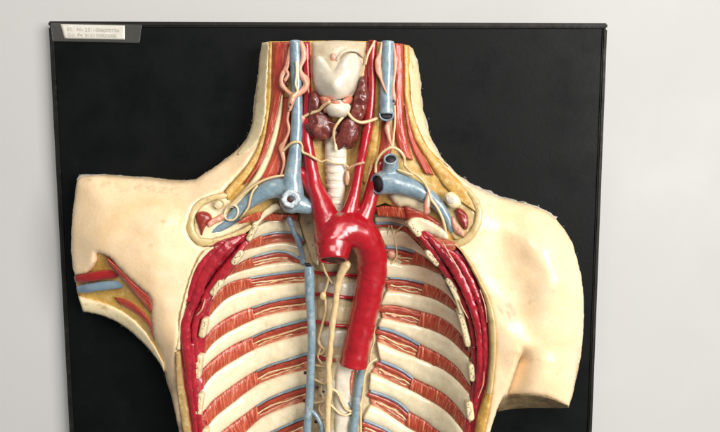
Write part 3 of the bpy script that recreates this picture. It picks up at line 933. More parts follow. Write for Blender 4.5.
nerve([(302,118,50,3),(300,124,48,2.4),(302,131,47,1.4)], **LN)
nerve([(348,113,60),(353,119,57),(360,122.5,55),(368,121.5,53),(377,118.5,50)], r=1.6)
nerve([(343,117,58),(338.5,122,60),(334.5,129,59),(333.5,136,56),(335,143,52),(336,150,52,1.8)], r=1.4)
nerve([(348,168.5,48),(353,166,50),(358,164,52),(363.5,162.5,52)], r=1.4, material='pink')
nerve([(321,162,50,1),(327,160,51,.8),(333,163,51,.8),(344,164,49,.8),(349,168,48,1)], r=0.9)
nerve([(347.5,172,46,1.6),(347.5,178,46,2.4),(347,184,45,1.6)], **LN)
nerve([(381.5,43,50,1.0),(380,53,50,1.6),(378,62,51,3.4),(378.5,70,52,3.2),(381,79,54,1.6),(384,87,56,1.2),(386.5,93,57,0.5)], name='nerve_ganglion', material='pink', flat=0.6)
nerve([(374.5,41.5,50),(371,48,50),(367.5,56,51),(365.5,64,51)], r=1.2)
nerve([(393.5,44,48,1.2),(395,56,49,1.6),(395.3,66,49,2),(394,77,50,1.4),(393,90,51,1.6),(394,98,50,2.2),(393,104,50,1.4)], **LN)
for q in ((285.2,76.5,48,1.5,3.4), (287.5,84.5,49,1.4,2), (290.5,104.5,58,1,1.2), (288.5,108.5,55.5,0.9,1.4), (394,101,52,0.8,1.6)):
    blob('lymph_hole', q[0], q[1], q[2], q[3], q[4], 0.8, 'lumen_red', T)
nerve([(394.5,106,49,1.1),(395,118,49,1.1),(394,132,49,1.1),(392.5,146,51,1.1)], r=1.1)
nerve([(388,122,46,2),(387.5,128,47,3.3),(388.5,136,48,2.2),(391.5,146,51,1.1)], name='nerve_ganglion', material='pink')
nerve([(375.5,172,48),(376,164,49),(379.5,156,52),(385,150.5,54),(392,147.5,55),(399,150.5,54),(404,157,52),(405,165,50),(410,171,54),(418,176,55),(424,182,55),(428,190,56),(431,199,56),(436,206,55),(441,215,55),(444,224,54),(446,232,52)], r=1.5)
nerve([(429,190,55,2),(428,198,55,2.6),(426.5,206,55,3.4),(426,212,55,2.6)], name='nerve_ganglion', material='pink')
nerve([(398,170,56,1.2),(404,172,56,1.3),(412,175,55.5,1.4)], r=1.2)
# larynx-side cream tissue between the arteries
strip('nerve_bundle', [(370,164),(366,180),(362,196),(357,213)], [(373,166),(370.5,182),(366,200),(361,216)], NH(3), 'nerve', T, bulge=2)

# ---- openings at both shoulders: lip, bone, muscle stump
tube('cut_lip', [(226,195.5,49,2.4),(214,197.5,51,3),(203,202,53.5,3.4),(194.5,210,55.5,3.6),(190.5,221,57.5,3.8),(191.5,232,58.5,4),(198.5,240.5,58.5,4),(210,242.5,57,4),(224,239,54,3.8),(237,234.5,51,3.4),(250,227,49,2.4)], 'lip', T, flat=0.5, wob=0.3)
patch('shoulder_tissue', [(194,214),(203,204),(215,199),(226,198),(232,206),(227,214),(240,218),(248,222),(240,231),(222,238),(206,240),(196,235)], lambda X, Y: neck_h(X, Y) + 1.5, 'rim', T, bump=0.8, bump_s=5)
blob('bone_section', 219, 204.2, 54.5, 5.6, 4.6, 2.0, 'bone_end', T, rot=-0.3)
tube('bone_section_edge', [(214.2,204.5,56.2,.7),(216.5,200.8,56.4,.7),(221,200.3,56.4,.7),(224,203.5,56.2,.7),(222,207.6,56,.7),(217.5,208.6,56,.7),(214.4,205.8,56,.7)], 'lip', T)
patch('muscle_stump', [(195,214.5),(199,211.5),(206,211.5),(211.5,215.5),(211.5,221),(206.5,225.5),(203.5,231),(201.5,236.5),(199.3,230),(196.5,222)], lambda X, Y: neck_h(X, Y) + 6.5, 'stump', T, round_edge=5, round_w=6.5, skirt=9, step=1.3, bump=0.8, bump_s=5, label='dark red round muscle stump at the shoulder opening')
patch('muscle_stump', [(206.5,221.5),(214,217.5),(223,213),(228,213.5),(228,218.5),(217,223),(208.5,227.5)], lambda X, Y: neck_h(X, Y) + 5, 'pink', T, round_edge=2.5, round_w=4, skirt=9, step=1.3, bump=0.8, bump_s=4, label='pink muscle stump at the shoulder opening')
tube('cut_lip', [(462,185,49,1.8),(471,194,51.5,3),(477,205,53.5,3.4),(479,216,55.5,3.6),(475.5,228,57,3.8),(468.5,237.5,57,4),(459,243,56.5,3.8),(450,243,53,3)], 'lip', T, flat=0.5, wob=0.3)
patch('shoulder_tissue', [(440,200),(450,193),(462,195),(472,204),(475,216),(472,228),(464,238),(455,240),(450,230),(446,215)], lambda X, Y: neck_h(X, Y) + 1.0, 'lip', T, bump=0.8, bump_s=5)
blob('bone_section', 452.5, 200, 54.5, 9.5, 6.8, 3, 'rim', T, rot=0.75)
blob('bone_section', 450, 199.5, 57, 5, 3.6, 1.4, 'plaster', T, rot=0.75, label='grey worn cut bone at the shoulder opening')
patch('muscle_stump', [(454.5,211.5),(459,208),(464,210.5),(468,216),(468.5,224),(466,230),(461,225),(457,218)], lambda X, Y: neck_h(X, Y) + 6.5, 'stump', T, round_edge=4, round_w=5, skirt=9, step=1.3, bump=1.0, bump_s=4, label='dark red muscle stump at the shoulder opening')
patch('muscle_stump', [(449.5,218),(453.5,216),(458,222.5),(464.5,231),(464,237),(457,234.5),(451.5,227)], lambda X, Y: neck_h(X, Y) + 5, 'pink', T, round_edge=3, round_w=4, skirt=9, step=1.3, bump=1.0, bump_s=4)

# ================================================================== THE CHEST CAVITY
yk = [205, 215, 235, 262, 290, 315, 345, 380, 432, 480]
xl = lambda y: np.interp(y, yk, [254, 250, 243, 230, 211, 205, 202, 201, 204, 208])
xr = lambda y: np.interp(y, yk, [420, 421, 426, 439, 453, 463, 470, 470, 465, 460])


def cav(X, Y):
    X, Y = np.asarray(X, float), np.asarray(Y, float)
    u = np.where(X < 338, (338 - X) / (338 - xl(Y)), (X - 338) / (xr(Y) - 338))
    u = np.clip(u, 0, 1.15)
    s = sstep(0.42, 1.08, u)
    return 10 + 15 * np.exp(-(u / 0.2) ** 2) + 36 * s * s * (0.55 + 0.45 * u) + 7 * sstep(250, 205, Y)


def CV(d):
    return lambda X, Y: cav(X, Y) + d


def cv(x, y):
    return float(cav([x], [y])[0])


wall_h = TPS([(235,238,54),(205,256,60),(189,290,60),(181,325,58),(179,345,56),(183,385,52),(190,432,48),(192,475,46),(247,238,46),(231,264,48),(212,290,49),(206,318,49),(202,345,48),(201,380,47),(205,432,45),(208,475,44),
 (425,231,46),(458,246,56),(478,284,60),(488,330,60),(488,385,56),(474,432,50),(468,475,48),(421,238,44),(438,266,46),(453,292,48),(465,320,48),(471,350,48),(471,380,47),(466,432,46),(461,475,45)])
cp = [(266,208),(300,200),(338,198),(380,200),(402,208)] + [(411,217)] + [(xr(y) + 4, y) for y in (235,250,262,275,290,303,315,330,345,362,380,405,432,455,478)] + [(338,480)] + [(xl(y) - 5, y) for y in (478,455,432,405,380,362,345,330,315,303,290,275,262,250,235)] + [(256,219)]
patch('pleura', cp, lambda X, Y: np.minimum(cav(X, Y) - 2.0, 36 + 0.7 * np.maximum(0, Y - 228)), 'pleura', T, smooth_poly=False, skirt=30, bump=0.5, bump_s=7, to_board=True)

# vertebral column
spine = strip('vertebral_column', [(316,218),(316,260),(317,300),(317,340),(317,380),(318,420),(318,476)], [(359,218),(360,260),(360,300),(360,340),(360,380),(358,420),(357,476)], CV(-1.5), 'pleura', T, bulge=4, rows=15, rough=1.0)
for i in range(9):
    y0 = 262 + i * 24.3 - 6
    strip('vertebra', [(319,y0+2),(330,y0),(344,y0),(357,y0+2)], [(319,y0+18),(330,y0+20),(344,y0+20),(357,y0+18)], CV(1.0), 'ligament' if i % 2 else 'pleura', spine, bulge=2.6, rows=9, rough=0.8, skirt=4)
strip('spinal_ligament', [(337,362),(335,380),(334,400),(334,420),(335,440),(336,476)], [(359,366),(357,380),(355,400),(353,420),(352,440),(351,476)], CV(3.2), 'cartilage', T, bulge=3.5, rough=1.2, rows=11, label='pearly white band on the spine below the aorta')
strip('pleural_flap', [(298,213),(302,230),(308,248),(312,262)], [(318,212),(318,232),(319,250),(319,266)], CV(6), 'pleura', T, bulge=3, rows=9)
strip('pleural_flap', [(372,214),(376,240),(380,262),(384,284)], [(404,214),(402,232),(401,248),(402,262)], CV(0.2), 'pleura', T, bulge=0.6, rows=9)

# ---- ribs and the spaces between them; lines run from the side wall to the spine
LS = [
    dict(U=[(256,238),(266,234),(280,232),(296,233),(303,240)], D=[(246,250),(258,247),(272,243.5),(286,242.5),(302,246)], s=262, e=303),
    dict(U=[(232,269),(240,263),(250,258),(262,254),(276,251),(287,252),(299,258)], D=[(228,276),(238,272),(250,268.5),(264,265),(280,262.5),(290,262),(300,264)], s=251, e=302),
    dict(U=[(213,299),(218,291),(232,282),(248,278),(268,274.5),(286,272),(306,270)], D=[(211,314),(218,306),(226,299),(240,292),(251,288),(270,285.5),(288,283.5),(306,282.5)], s=250, e=308),
    dict(U=[(207,336),(213,328),(225,319),(240,311.5),(252,307.5),(268,302),(286,298),(308,295)], D=[(205,353),(212,344),(225,334),(240,326),(253,320),(270,314.5),(288,311.5),(308,309.5)], s=252, e=309),
    dict(U=[(203,369),(212,360),(225,350),(238,342.5),(250,337.5),(268,329.5),(286,324),(310,318)], D=[(202,388),(212,376),(225,366),(240,357),(253,350),(270,343.5),(288,338.5),(310,333.5)], s=251, e=311),
    dict(U=[(204,412),(213,400.5),(228,389),(240,380.5),(254,372),(270,364.5),(288,359),(310,352)], D=[(206,428),(215,417),(230,405),(245,393),(258,384.5),(274,378),(290,373.5),(310,369)], s=256, e=311),
    dict(U=[(212,441),(222,431.5),(232,423.5),(245,414),(255,406.5),(270,397.5),(288,390),(309,384)], D=[(222,455),(234,442),(246,431),(258,420),(272,412.5),(290,406),(309,401)], s=256, e=310),
    dict(U=[(222,470),(236,456),(250,445),(264,435.5),(278,428.5),(292,422),(307,416)], D=[(236,476),(250,463),(264,452),(280,443),(296,437),(307,434)], s=266, e=307),
]
RS = [
    dict(U=[(424,243),(416,234),(407,227),(396,223.5),(386,222.5),(375,223)], D=[(420,246),(412,237.5),(404,232),(394,230),(385,229.5),(375,231)], s=404, e=374),
    dict(U=[(437,267),(425,257.5),(414,251.5),(403,248),(394,247),(386,246.5)], D=[(435,272),(426,268),(415,265.5),(402,264.5),(394,262),(386,260)], s=414, e=385),
    dict(U=[(458,309),(450,298),(440,290),(426,284),(412,280.5),(400,278.5),(386,278)], D=[(456,312),(447,306),(437,300.5),(425,296.5),(412,294),(400,292),(387,291)], s=425, e=384),
    dict(U=[(467,347),(460,334),(450,324),(437,316.5),(424,312.5),(410,308.5),(395,305.5),(380,305)], D=[(464,353),(456,345),(446,337),(432,330.5),(418,326),(400,322),(382,318)], s=422, e=379),
    dict(U=[(467,382),(460,371),(450,361.5),(437,353),(423,346),(406,336.5),(391,330),(378,327)], D=[(467,391),(457,380.5),(445,371),(431,364),(417,358),(397,350.5),(377,342)], s=420, e=376),
    dict(U=[(466,419),(456,405.5),(445,395),(430,386),(415,379),(405,371.5),(393,365),(380,360)], D=[(463,431),(452,417),(440,407),(425,398),(410,390),(400,386),(386,379.5),(371,373)], s=413, e=371),
    dict(U=[(455,447),(445,436),(435,429),(424,420),(410,412),(399,402),(385,395),(369,390)], D=[(448,458),(437,447),(425,438),(414,431),(402,424),(386,413),(371,405)], s=409, e=367),
    dict(U=[(444,472),(430,460),(416,449),(403,440),(391,432),(379,425.5),(363,419)], D=[(430,474),(416,463),(404,454),(390,445),(376,438),(363,434)], s=397, e=361),
]


def reach(P, d):
    (x0, y0), (x1, y1) = P[0], P[1]
    L = math.hypot(x1 - x0, y1 - y0)
    return [(x0 + (x0 - x1) / L * d, y0 + (y0 - y1) / L * d)] + list(P)


for S in LS + RS:
    S['U'], S['D'] = reach(S['U'], 7), reach(S['D'], 7)


def space(S, side, k):
    U, D, s = S['U'], S['D'], S['s']
    Ul, Um = cut_x(U, s)
    Dl, Dm = cut_x(D, s + (2 if side < 0 else -3))
    small = k == 0
    mus = strip('intercostal_muscle', Ul, Dl, CV(1.2), 'fibre', T, bulge=1.6, rows=11, ridge=0.9, ridge_s=1.9, ragged=1.2, skirt=5)
    # the part near the spine, opened down to vein, artery and nerve
    strip('intercostal_bed', Um, Dm, CV(-0.2), 'fibre_pink', mus, bulge=0.8, rows=13, ridge=0.7, along=True, ragged=0.8, skirt=4)
    n = 24

    def run(v, r0, r1, up, a=0.0, b=1.0, wig=0.0):
        Lm = lerp_lines(Um, Dm, v, 40)[int(a * 39):int(b * 39) + 1]
        Q = spline(Lm, n)
        sd = random.uniform(0, 90)
        return [(x, y + wig * nz(i * 1.0, 0, 3.3, sd), cv(x, y) + up + 0.3 * nz(i, 3, 3, sd), r0 + (r1 - r0) * i / (n - 1) + 0.12 * nz(i, 9, 2.0, sd)) for i, (x, y) in enumerate(Q)]

    tube('intercostal_artery', run(0.31, 2.0, 2.7, 1.2), 'brown_artery', mus, sides=12, flat=0.5, wob=0.35)
    if not (side > 0 and k in (2, 3)):
        tube('intercostal_vein', run(0.05, 0.7 if side < 0 else 1.3, 1.7, 2.4, 0.0, 1.0 if side < 0 else 0.96), 'vein' if (side < 0 and k > 0) else 'vein_grey', mus, sides=10, flat=0.8)
    elif side > 0 and k == 2:
        tube('intercostal_vein', run(0.0, 0.8, 1.0, 3.0, 0.0, 0.9), 'vein', mus, sides=8, flat=0.8)
    if not small:
        ph, am = random.uniform(0.1, 0.5), random.uniform(0.10, 0.17)

        def loop(sg, base, up, r0, r1, a, b):
            n2 = 26
            sd = random.uniform(0, 90)
            A_, B_ = spline(Um, n2), spline(Dm, n2)
            out = []
            for i in range(n2):
                t = i / (n2 - 1)
                if a <= t <= b:
                    v = base + sg * am * (0.35 + 0.65 * math.sin(math.pi * ((t * 1.25 + ph) % 1.0)) ** 2) + 0.05 * nz(i, 1, 3.0, sd)
                    x, y = A_[i] * (1 - v) + B_[i] * v
                    out.append((x, y, cv(x, y) + up + 0.4 * nz(i, 5, 2.5, sd), max(0.35, (r0 + (r1 - r0) * t) * (1 + 0.35 * nz(i, 8, 2.2, sd)))))
            return out

        tube('intercostal_nerve', loop(-1, 0.66, 1.3, 0.75, 1.0, 0.0, random.uniform(0.86, 0.98)), 'nerve', mus, sides=8, flat=0.5, wob=0.3)
        tube('intercostal_nerve', loop(1, 0.66, 1.2, 0.65, 0.95, random.uniform(0.0, 0.1), random.uniform(0.7, 1.0)), 'nerve' if k % 3 else 'pink', mus, sides=8, flat=0.5, wob=0.3)
        tube('intercostal_branch', loop(0.2, 0.67, 1.2, 0.6, 0.9, random.uniform(0.05, 0.3), random.uniform(0.75, 1.0)), 'brown_artery', mus, sides=6, wob=0.3)
        if k % 2:
            q = loop(0, 0.66, 1.4, 1, 1, 0.55, 0.8)
            blob('nerve_ganglion', q[len(q) // 2][0], q[len(q) // 2][1], q[0][2], 3.4, 1.6, 1.2, 'pink', mus, rot=0.2 * side, seg=12)


for k, S in enumerate(LS):
    space(S, -1, k)
for k, S in enumerate(RS):
    space(S, 1, k)


def capsule(x0, y0, x1, y1, r, n=9):
    a = math.atan2(y1 - y0, x1 - x0)
    L = math.hypot(x1 - x0, y1 - y0)
    q = min(r, L / 2)
    p0 = (x0 + math.cos(a) * q, y0 + math.sin(a) * q)
    p1 = (x1 - math.cos(a) * q, y1 - math.sin(a) * q)
    out = []
    for i in range(n):
        t = a - math.pi / 2 + math.pi * i / (n - 1)
        out.append((p1[0] + math.cos(t) * r, p1[1] + math.sin(t) * r))
    for i in range(n):
        t = a + math.pi / 2 + math.pi * i / (n - 1)
        out.append((p0[0] + math.cos(t) * r, p0[1] + math.sin(t) * r))
    return out


def rib_end(rib, x0, y0, x1, y1, r, h):
    x0, y0, x1, y1 = [q + random.uniform(-0.4, 0.4) for q in (x0, y0, x1, y1)]
    r *= 0.88
    patch('rib_end', capsule(x0, y0, x1, y1, r), const(h), 'bone_end', rib, round_edge=1.8, round_w=2.0, step=1.1, skirt=9, bump=0.5, bump_s=3)
    L = math.hypot(x1 - x0, y1 - y0)
    wav = random.uniform(0, 6)
    for i in range(9):
        t = 0.16 + 0.68 * (i + random.uniform(-.4, .4)) / 8
        o = (0.34 * math.sin(wav + i * 1.1) + random.uniform(-.12, .12)) * r
        blob('marrow_pit', x0 + (x1 - x0) * t - (y1 - y0) / L * o, y0 + (y1 - y0) * t + (x1 - x0) / L * o, h - 0.05, random.uniform(.25, .6), random.uniform(.4, 1.0), 0.35, 'marrow', rib, rot=random.uniform(-1.2, 1.2), seg=8, lump=0.4)


def rib(A, B, end, side, h_end=None):
    o = strip('rib', A, B, CV(1.5), 'rib', T, bulge=2.8, rows=13, rough=0.6, skirt=7, flat=0.62)
    if end:
        x0, y0, x1, y1, r = end
        rib_end(o, x0, y0, x1, y1, r, h_end or max(cv((x0 + x1) / 2, (y0 + y1) / 2) + 6, float(wall_h([(x0 + x1) / 2], [(y0 + y1) / 2])[0]) + 7))
    return o


ends_L = [(247.5,241.5,255.5,225,3.3),(232,265,242,250.5,3.8),(211,295,222,280.5,3.6),(200.5,338,205,317.5,3.8),(196.5,379,200,354,3.9),(198,416,201,392.5,3.9),(203,452,205,428,3.9)]
top = [(250,234),(260,225),(274,219),(288,218),(299,220)]
for k in range(7):
    A = LS[k - 1]['D'] if k else top
    rib(A, LS[k]['U'], ends_L[k], -1, {1: 60, 2: 60}.get(k))
rib(LS[6]['D'], LS[7]['U'], None, -1)
ends_R = [(409,221,420.5,236.5,4.0),(426,250,439,266,3.9),(447,279,456.5,293,3.4),(459,308,469,347,3.6),(471.5,363.5,473,382,3.9),(468.5,401,471,421,4.3),(463,440,466,461,4.2)]
topR = [(412,222),(402,217.5),(394,216.5),(384,216),(375,216)]
for k in range(7):
    A = RS[k - 1]['D'] if k else topR
    rib(A, RS[k]['U'], ends_R[k], 1)
rib(RS[6]['D'], RS[7]['U'], None, 1)

# first rib and the collarbone ends at the top of the cavity
strip('intercostal_muscle', [(237,222.5),(246,217),(256,213),(266,212),(280,214),(298,214)], [(240,224),(250,222),(262,221),(276,221),(288,220),(298,220)], CV(8), 'fibre', T, bulge=1.5, ridge=0.6, ragged=0.6)
strip('rib', [(248,230),(254,221),(262,212),(270,206),(276,203)], [(253,232),(259,224),(267,216),(275,211),(282,209)], NH(3), 'rib', T, bulge=2, ragged=1.2, label='chipped white stump of the first rib')
strip('intercostal_muscle', [(376,207.5),(386,206.5),(397,206.5),(408,208)], [(378,216),(388,217),(398,217.5),(409,220)], NH(0), 'fibre', T, bulge=1.2, ridge=0.7, ridge_s=2.4, ragged=0.8)
patch('rib', [(388.5,195),(398,191),(413,194),(425,199.5),(431,206),(429,214.5),(416,210.5),(405,206.5),(399,207),(393.5,203)], NH(5), 'rib', T, round_edge=3, round_w=4, skirt=12, bump=0.8, bump_s=6, label='ivory stump of the first rib under the blue vein')
patch('intercostal_muscle', [(404,206),(412,207.5),(426,213.5),(436,219.5),(444,227),(436,227),(424,221),(412,219.5),(407,219)], NH(4), 'muscle', T, round_edge=2, round_w=3, skirt=10, bump=0.8, bump_s=5)
patch('rib', [(405,222.5),(413,217),(424,218),(436,223.5),(446,231),(448,239.5),(437,237.5),(425,232.5),(417,236),(410,230)], NH(6), 'rib', T, round_edge=3, round_w=3.5, skirt=14, bump=0.9, bump_s=5)
patch('intercostal_muscle', [(421,232.5),(430,235),(442,239),(456,243),(455,250),(444,252),(434,247),(427,240)], NH(5), 'fibre_pink', T, round_edge=2, round_w=3, skirt=14, bump=0.8, bump_s=5)

# ---- red chest wall cut through, with the muscle bundles in it
WH = lambda d: (lambda X, Y: wall_h(X, Y) + d)
cwl = strip('chest_wall', [(240,235),(222,240),(210,248),(199,263),(192,277),(187.5,291),(183.5,306),(180.5,320),(179,338),(180,360),(183,385),(187,408),(191,432),(196,475)], [(250,233),(244,251),(235,267),(225,280),(214,294),(210.5,306),(208.5,320),(205,345),(203.5,362),(203.5,385),(205.5,408),(208.5,432),(212,475)], WH(-1.5), 'crimson', T, bulge=2, rows=21, ridge=0.8, along=True, rough=1.6, ragged=0.6, skirt=24, label='crimson muscle of the cut chest wall')
for p in ([(240,238,56,3),(227,247,60,5),(212,262,62,5.5),(203,278,62,5.5),(197,295,61,5),(191,308,60,3.5)], [(246,243,53,2.5),(236,256,55,4),(224,271,56,4.6),(212,286,56,4),(203,300,57,3.2)], [(222,243,60,2.5),(210,254,62,3.4),(200,268,63,3.6),(193,284,62,3.4),(188,300,61,2.6)],
          [(190,308,60,3),(186,322,60,5),(186,340,59,5),(188,360,57,4),(190,385,54,3.6),(194,410,52,3),(197,440,50,2)], [(207,296,55,2.4),(203,306,56,3.6),(197,317,56,3.6),(194,332,56,3.4),(195,348,55,2.6),(197,362,54,2)], [(192,345,57,2.4),(193,372,55,3.4),(196,400,53,3.2),(200,425,51,2.6),(203,450,49,2)], [(243,236,54,2.2),(234,241,58,3),(226,243,60,2.4)]):
    tube('muscle_bundle', p, 'crimson', cwl, sides=18, flat=0.6, wob=0.24, step=1.2)
cwr = strip('chest_wall', [(418,222),(430,232),(446,240),(458,249),(466,260),(476,281),(483,300),(487,320),(489,345),(488,375),(484,395),(479,412),(474,432),(468,475)], [(417,232),(423,244),(435,262),(445,278),(454,293),(461,309),(466,330),(470,350),(470,372),(468,395),(466,415),(463,432),(458,475)], WH(-1.5), 'crimson', T, bulge=2, rows=21, ridge=0.8, along=True, rough=1.6, ragged=0.6, skirt=24, label='crimson muscle of the cut chest wall')
for p in ([(430,238,51,2.6),(441,250,55,4.2),(453,266,58,5),(464,285,60,5),(472,305,60,4.6),(478,326,59,4),(480,350,58,3.4),(479,378,56,3),(476,402,53,2.4)], [(442,247,56,2),(456,257,59,3.4),(466,273,61,3.6),(475,291,61,3.4),(482,312,61,3.2),(485,338,60,3),(485,362,58,2.6),(482,386,56,2)], [(434,256,49,2),(446,272,52,3),(456,288,53,3),(464,302,54,2.8),(471,322,54,2.6),(475,345,53,2.4)], [(420,235,48,2),(430,247,50,3.4),(441,262,51,3),(449,274,51,2)], [(474,348,53,2),(476,372,53,2.6),(474,396,51,2.6),(471,418,50,2)]):
    tube('muscle_bundle', p, 'crimson', cwr, sides=18, flat=0.6, wob=0.24, step=1.2)
for p in ([(419,231),(428,236),(437,247),(447,262),(441,262),(431,252),(423,242)],):
    patch('muscle_sheath', p, WH(5), 'artery', cwr, round_edge=2, round_w=3, bump=0.8, bump_s=4)
tube('rib_cartilage', [(448,279,53,2),(452,288,54,2.6),(457,298,55,2.8),(461,312,55,2.4)], 'bone_end', cwr, flat=0.6)
for p in ([(443,243,62,.6),(448,252,63,.8),(456,265,64.5,.9),(462,276,65,.5)], [(459,300,58,.5),(463,309,58,.8),(468,318,58,.5)], [(205,299,59,.6),(202,309,60,.9),(197,315,60,.7)], [(480,290,65,.5),(485,306,65,.7),(487,322,64,.5)], [(478,398,58,.5),(483,384,60,.7),(484,372,61,.5)]):
    tube('sheath_edge', p, 'pink', cwr if p[0][0] > 338 else cwl)

strip('fat_layer', [(175.3,352),(176,380),(178,400),(181.5,423),(185,440),(192,470)], [(180.5,352),(183,380),(186.5,400),(190,423),(193,440),(199,470)], lambda X, Y: wall_h(X, Y) + 1.0, 'fat_brown', T, bulge=1.5, rough=1.0, skirt=20)
strip('fat_layer', [(485,393),(479,412),(475,432),(468,470)], [(492,393),(489,412),(484,436),(477,470)], lambda X, Y: wall_h(X, Y) + 2.0, 'fat', T, bulge=2.5, rough=1.0, skirt=20)
strip('cut_edge', [(452,243),(460,250),(467,262),(478,283),(485,302),(488.5,325),(489.5,355),(487,385),(485,395)], [(458,246.5),(464,254),(473,266),(481,282),(489,298),(494,315),(496,335),(495.5,360),(492,394)], lambda X, Y: wall_h(X, Y) + 2.5, 'lip', T, bulge=2, rough=0.8, skirt=20, label='olive tan cut edge around the opened chest')
strip('cut_edge', [(212,246.5),(204,251.5),(196.5,262),(190.5,277),(186.5,290),(182.5,305),(179.5,320),(178.5,335),(176.5,350)], [(215,249),(207.3,254.5),(199.7,264.5),(193.5,279),(189.3,292),(185.5,306),(182.3,320),(181.3,335),(179.8,350)], lambda X, Y: wall_h(X, Y) + 2.2, 'rim', T, bulge=0.8, rough=1.3, skirt=14, ragged=1.0, label='white chipped plaster line along the cut chest wall')

# ---- azygos vein, thoracic duct, vessels and nerves on the spine
az = tube('azygos_vein', [(308.5,266,31,5.2),(309.5,280,31,5.3),(310,300,31,4.8),(311.5,325,31,4.3),(311.5,350,31,4),(310.5,375,31,4.2),(309.5,400,31,4.4),(307.5,425,31,4.2),(306,470,30,4)], 'vein', T, sides=16, start='open', wall=0.6, deep=5, label='blue azygos vein beside the spine')
blob('vein_hole', 308, 264.4, 31.5, 3.0, 1.7, 2.4, 'lumen', az)
tube('azygos_branch', [(303,263,27,3),(301.5,252,28,2.8),(298,241,29,2.6),(293,230,31,2.6),(289,219,33,3)], 'vein_grey', az, flat=0.8)
tube('azygos_branch', [(310,410,31,2.4),(314,413,32,2.4),(318.5,419,32,2.4),(322,428,32,2.6),(324,445,31,2.4)], 'vein', az)
tube('hemiazygos_vein', [(363,364,31,2.4),(360.5,375,31,3.8),(358,390,31,4),(356.5,402,31,4),(355.5,415,31,4),(353,432,31,4.6),(350,470,30,4)], 'vein', T, sides=14, label='blue vein on the far side of the spine')
tube('thoracic_duct', [(346,264,36,4.8),(341,274,37,4.2),(337.4,288,37,3.3),(336,302,37,3.0),(333,320,37,3.3),(331.4,336,37,3.0),(330,352,37,3.1),(328.5,370,37,3.2),(329.5,390,37,3.0),(328,405,37,3.2),(327.5,432,36,2.8),(326,470,36,3)], 'nerve', T, sides=14, wob=0.22, label='thick cream duct running down the spine')
SN = lambda pts, r, m='nerve', nm='spinal_nerve': tube(nm, [(p[0], p[1], cv(p[0], p[1]) + (p[2] if len(p) > 2 else 5), p[3] if len(p) > 3 else r) for p in pts], m, T, sides=8, wob=0.15)
SN([(322,262,7),(324.5,270,8),(328.5,278,8),(333,284,8)], 1.3)
SN([(328.5,279,8),(326.5,287,8),(324.5,293,8),(325.5,302,8),(325.5,312,7),(323,322,7),(320.5,332,7),(318.5,341,6),(321,346,7),(324,349,7),(323,353,7),(319,354.5,6)], 1.4)
SN([(319,341,6),(320.5,348,6),(318,356,6),(322,364,6)], 1.2)
SN([(331,388,12),(337,392,11),(341.5,401,10),(345.5,408.5,10),(351,411,9),(356.5,409,10),(361,402,9),(363,391,9),(364,379,9),(367,368,8),(371,362,7),(376,359,6)], 1.4)
SN([(330,404,11),(335,409,10),(340,413.5,10),(346,415,9),(351,413,9)], 1.2)
SN([(361,402,9),(360.5,416,9),(360.5,432,8),(360,460,8)], 1.6)
SN([(375.5,322,6),(374,333,6),(373.5,343,6),(371,351,6),(370,362,6)], 1.0)
SN([(314,379,7),(319,381.5,8),(325,384,10),(330,383,11)], 1.3)
SN([(313,403,7),(320,402,8),(328,400,9)], 1.1)
SN([(316,365,6),(323,366.5,7),(330,366,9)], 1.0)
SN([(325,376,7),(321,390,7),(323,398,7),(319,408,6),(322,415,6)], 0.9)
SN([(391.5,226,4),(393,234,3.6),(396,246,3.4),(396.5,257,3.4),(391,264,3.4)], 0.9)
SN([(389,226,4),(386,240,3.4),(380,252,3.6)], 0.7)
SN([(402,226,4),(397,231,3.6),(394,236,3.4)], 0.9)
blob('ganglion', 323, 296, 33, 3.4, 4.6, 2.5, 'lip', T)
blob('ganglion', 391.5, 254.5, cv(391, 254) + 3.5, 4.2, 4, 2.4, 'pink', T)
for q in ([(314,272.5),(324,273.5),(335,274),(346,274.5),(360,276.5)], [(315,294.5),(326,294),(338,296.5),(354,298)], [(315,321.5),(324,323),(336,325.5),(347,326)], [(317,357),(326,359),(334,360)]):
    tube('spinal_artery', [(x, y, cv(x, y) + 5, 2.0) for x, y in q], 'artery', T, sides=10, wob=0.25)
tube('spinal_artery', [(353,372,cv(353,372)+7,1.6),(351.5,382,cv(352,380)+7,1.8),(351,394,cv(352,392)+7,1.2)], 'cricothyroid', T)
for x, y, s in ((305.5,372.5,2), (317,387,2), (304.5,400.5,2), (316,421.5,2.1), (323.5,391.5,1.3), (301,257,1.6), (331.5,282.5,1.3), (326,325,1.4), (351.5,392.5,1.2), (349,422,1.5), (305.5,411,1.2), (330.5,407,1.2)):
    blob('dark_pit', x, y, cv(x, y) + 4.8, s, s * 0.85, 1.2, 'lumen_red', T, seg=10)
tube('spinal_branch', [(350,403,cv(350,403)+8,1.3),(352,407,cv(352,407)+8,1.5)], 'vein_grey', T)

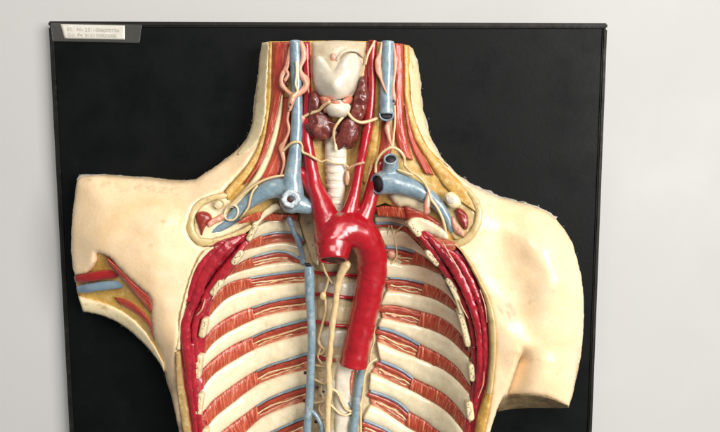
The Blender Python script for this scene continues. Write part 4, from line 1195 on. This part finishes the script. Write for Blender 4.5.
# ---- wear: scuffs, stains and chipped plaster round the edges
def smears(name, line, n, spread, parent=T, lmax=7.0, thick=0.32):
    """thin broken streaks of plaster and paint left on the board along the outline"""
    S = spline(line, 300)
    V, F = [], []
    for i in range(n):
        k = random.randrange(3, 297)
        x, y = S[k]
        t = S[k + 1] - S[k - 1]
        t = t / (np.linalg.norm(t) + 1e-9)
        o = random.expovariate(1.0 / spread)
        x, y = x + t[1] * o, y - t[0] * o
        a = math.atan2(t[1], t[0]) + random.gauss(0, 0.35)
        L = random.uniform(0.8, lmax) * (0.4 + 0.6 * random.random())
        wd = thick * random.uniform(0.4, 1.3)
        bend = random.gauss(0, 0.12)
        m_ = 8
        s0 = len(V)
        for q in range(m_):
            u = q / (m_ - 1) - 0.5
            px = x + math.cos(a) * L * u - math.sin(a) * bend * L * u * u * 4
            py = y + math.sin(a) * L * u + math.cos(a) * bend * L * u * u * 4
            ww = wd * (1 - (2 * u) ** 2) * (0.6 + 0.9 * abs(nz(q, i, 1.3, 5))) + 0.04
            for sg, hh in ((-1, 0.02), (0, 0.5), (1, 0.02)):
                V.append(AT(px - math.sin(a) * ww * sg, py + math.cos(a) * ww * sg, hh))
        for q in range(m_ - 1):
            for j in range(2):
                b = s0 + q * 3 + j
                F.append((b, b + 3, b + 4, b + 1))
    o = link(name, mesh(name, V, F), 'smear', parent)
    o['kind'] = 'stuff'
    return o


def crust(line, w0, w1, seed):
    """a ragged lip of plaster squeezed out along the outline"""
    S = spline(line, 90)
    t = np.gradient(S, axis=0)
    t /= np.linalg.norm(t, axis=1)[:, None] + 1e-9
    nrm = np.stack([t[:, 1], -t[:, 0]], 1)
    wd = np.array([w0 + (w1 - w0) * max(0.0, 0.4 + 1.3 * nz(i, 2, 7.5, seed) + 0.4 * nz(i, 7, 2.3, seed)) for i in range(90)])
    A_ = S - nrm * 1.6
    B_ = S + nrm * wd[:, None]

    def hf(X, Y):
        d = np.array([np.min(np.hypot(S[:, 0] - x, S[:, 1] - y)) for x, y in zip(X, Y)])
        return np.maximum(20 - 4.0 * d, 3.0)
    return strip('plaster_crust', A_, B_, hf, 'plaster', T, bulge=1.5, cols=160, rows=7, skirt=30, rough=1.6, seed=seed)


out_R = [(415,55),(419,75),(421,95),(423,110),(428,130),(435,148),(445,162),(458,175),(472,185),(487,193),(500,198),(515,202),(530,205),(545,211),(556,219),(565,230),(572,242),(577,258)]
out_L = [(77,180),(82,176.5),(95,175.5),(115,177),(140,178.5),(160,181),(180,182),(195,180),(205,173),(218,165),(230,156),(240,147),(247,138),(252,125),(254.5,105),(256,90),(258,75)]
crust(out_R[:9], 0.0, 1.5, 3.0)
crust(out_R[8:15], 0.2, 3.0, 11.0)
crust(out_L[:9], -0.2, 1.6, 23.0)
crust(out_L[8:], -0.2, 1.0, 29.0)
smears('plaster_smears', out_R[:9], 16, 0.9, lmax=3)
smears('plaster_smears', out_R[7:13], 8, 1.6, lmax=5, thick=0.36)
smears('plaster_smears', out_R[12:], 7, 1.6, lmax=5, thick=0.36)
smears('plaster_smears', out_L[:9], 9, 1.2, lmax=5)
smears('plaster_smears', out_L[8:], 9, 0.9, lmax=3)
smears('plaster_smears', [(166,380),(160,364),(152,353),(142,342),(130,331),(120,325)], 6, 0.8)
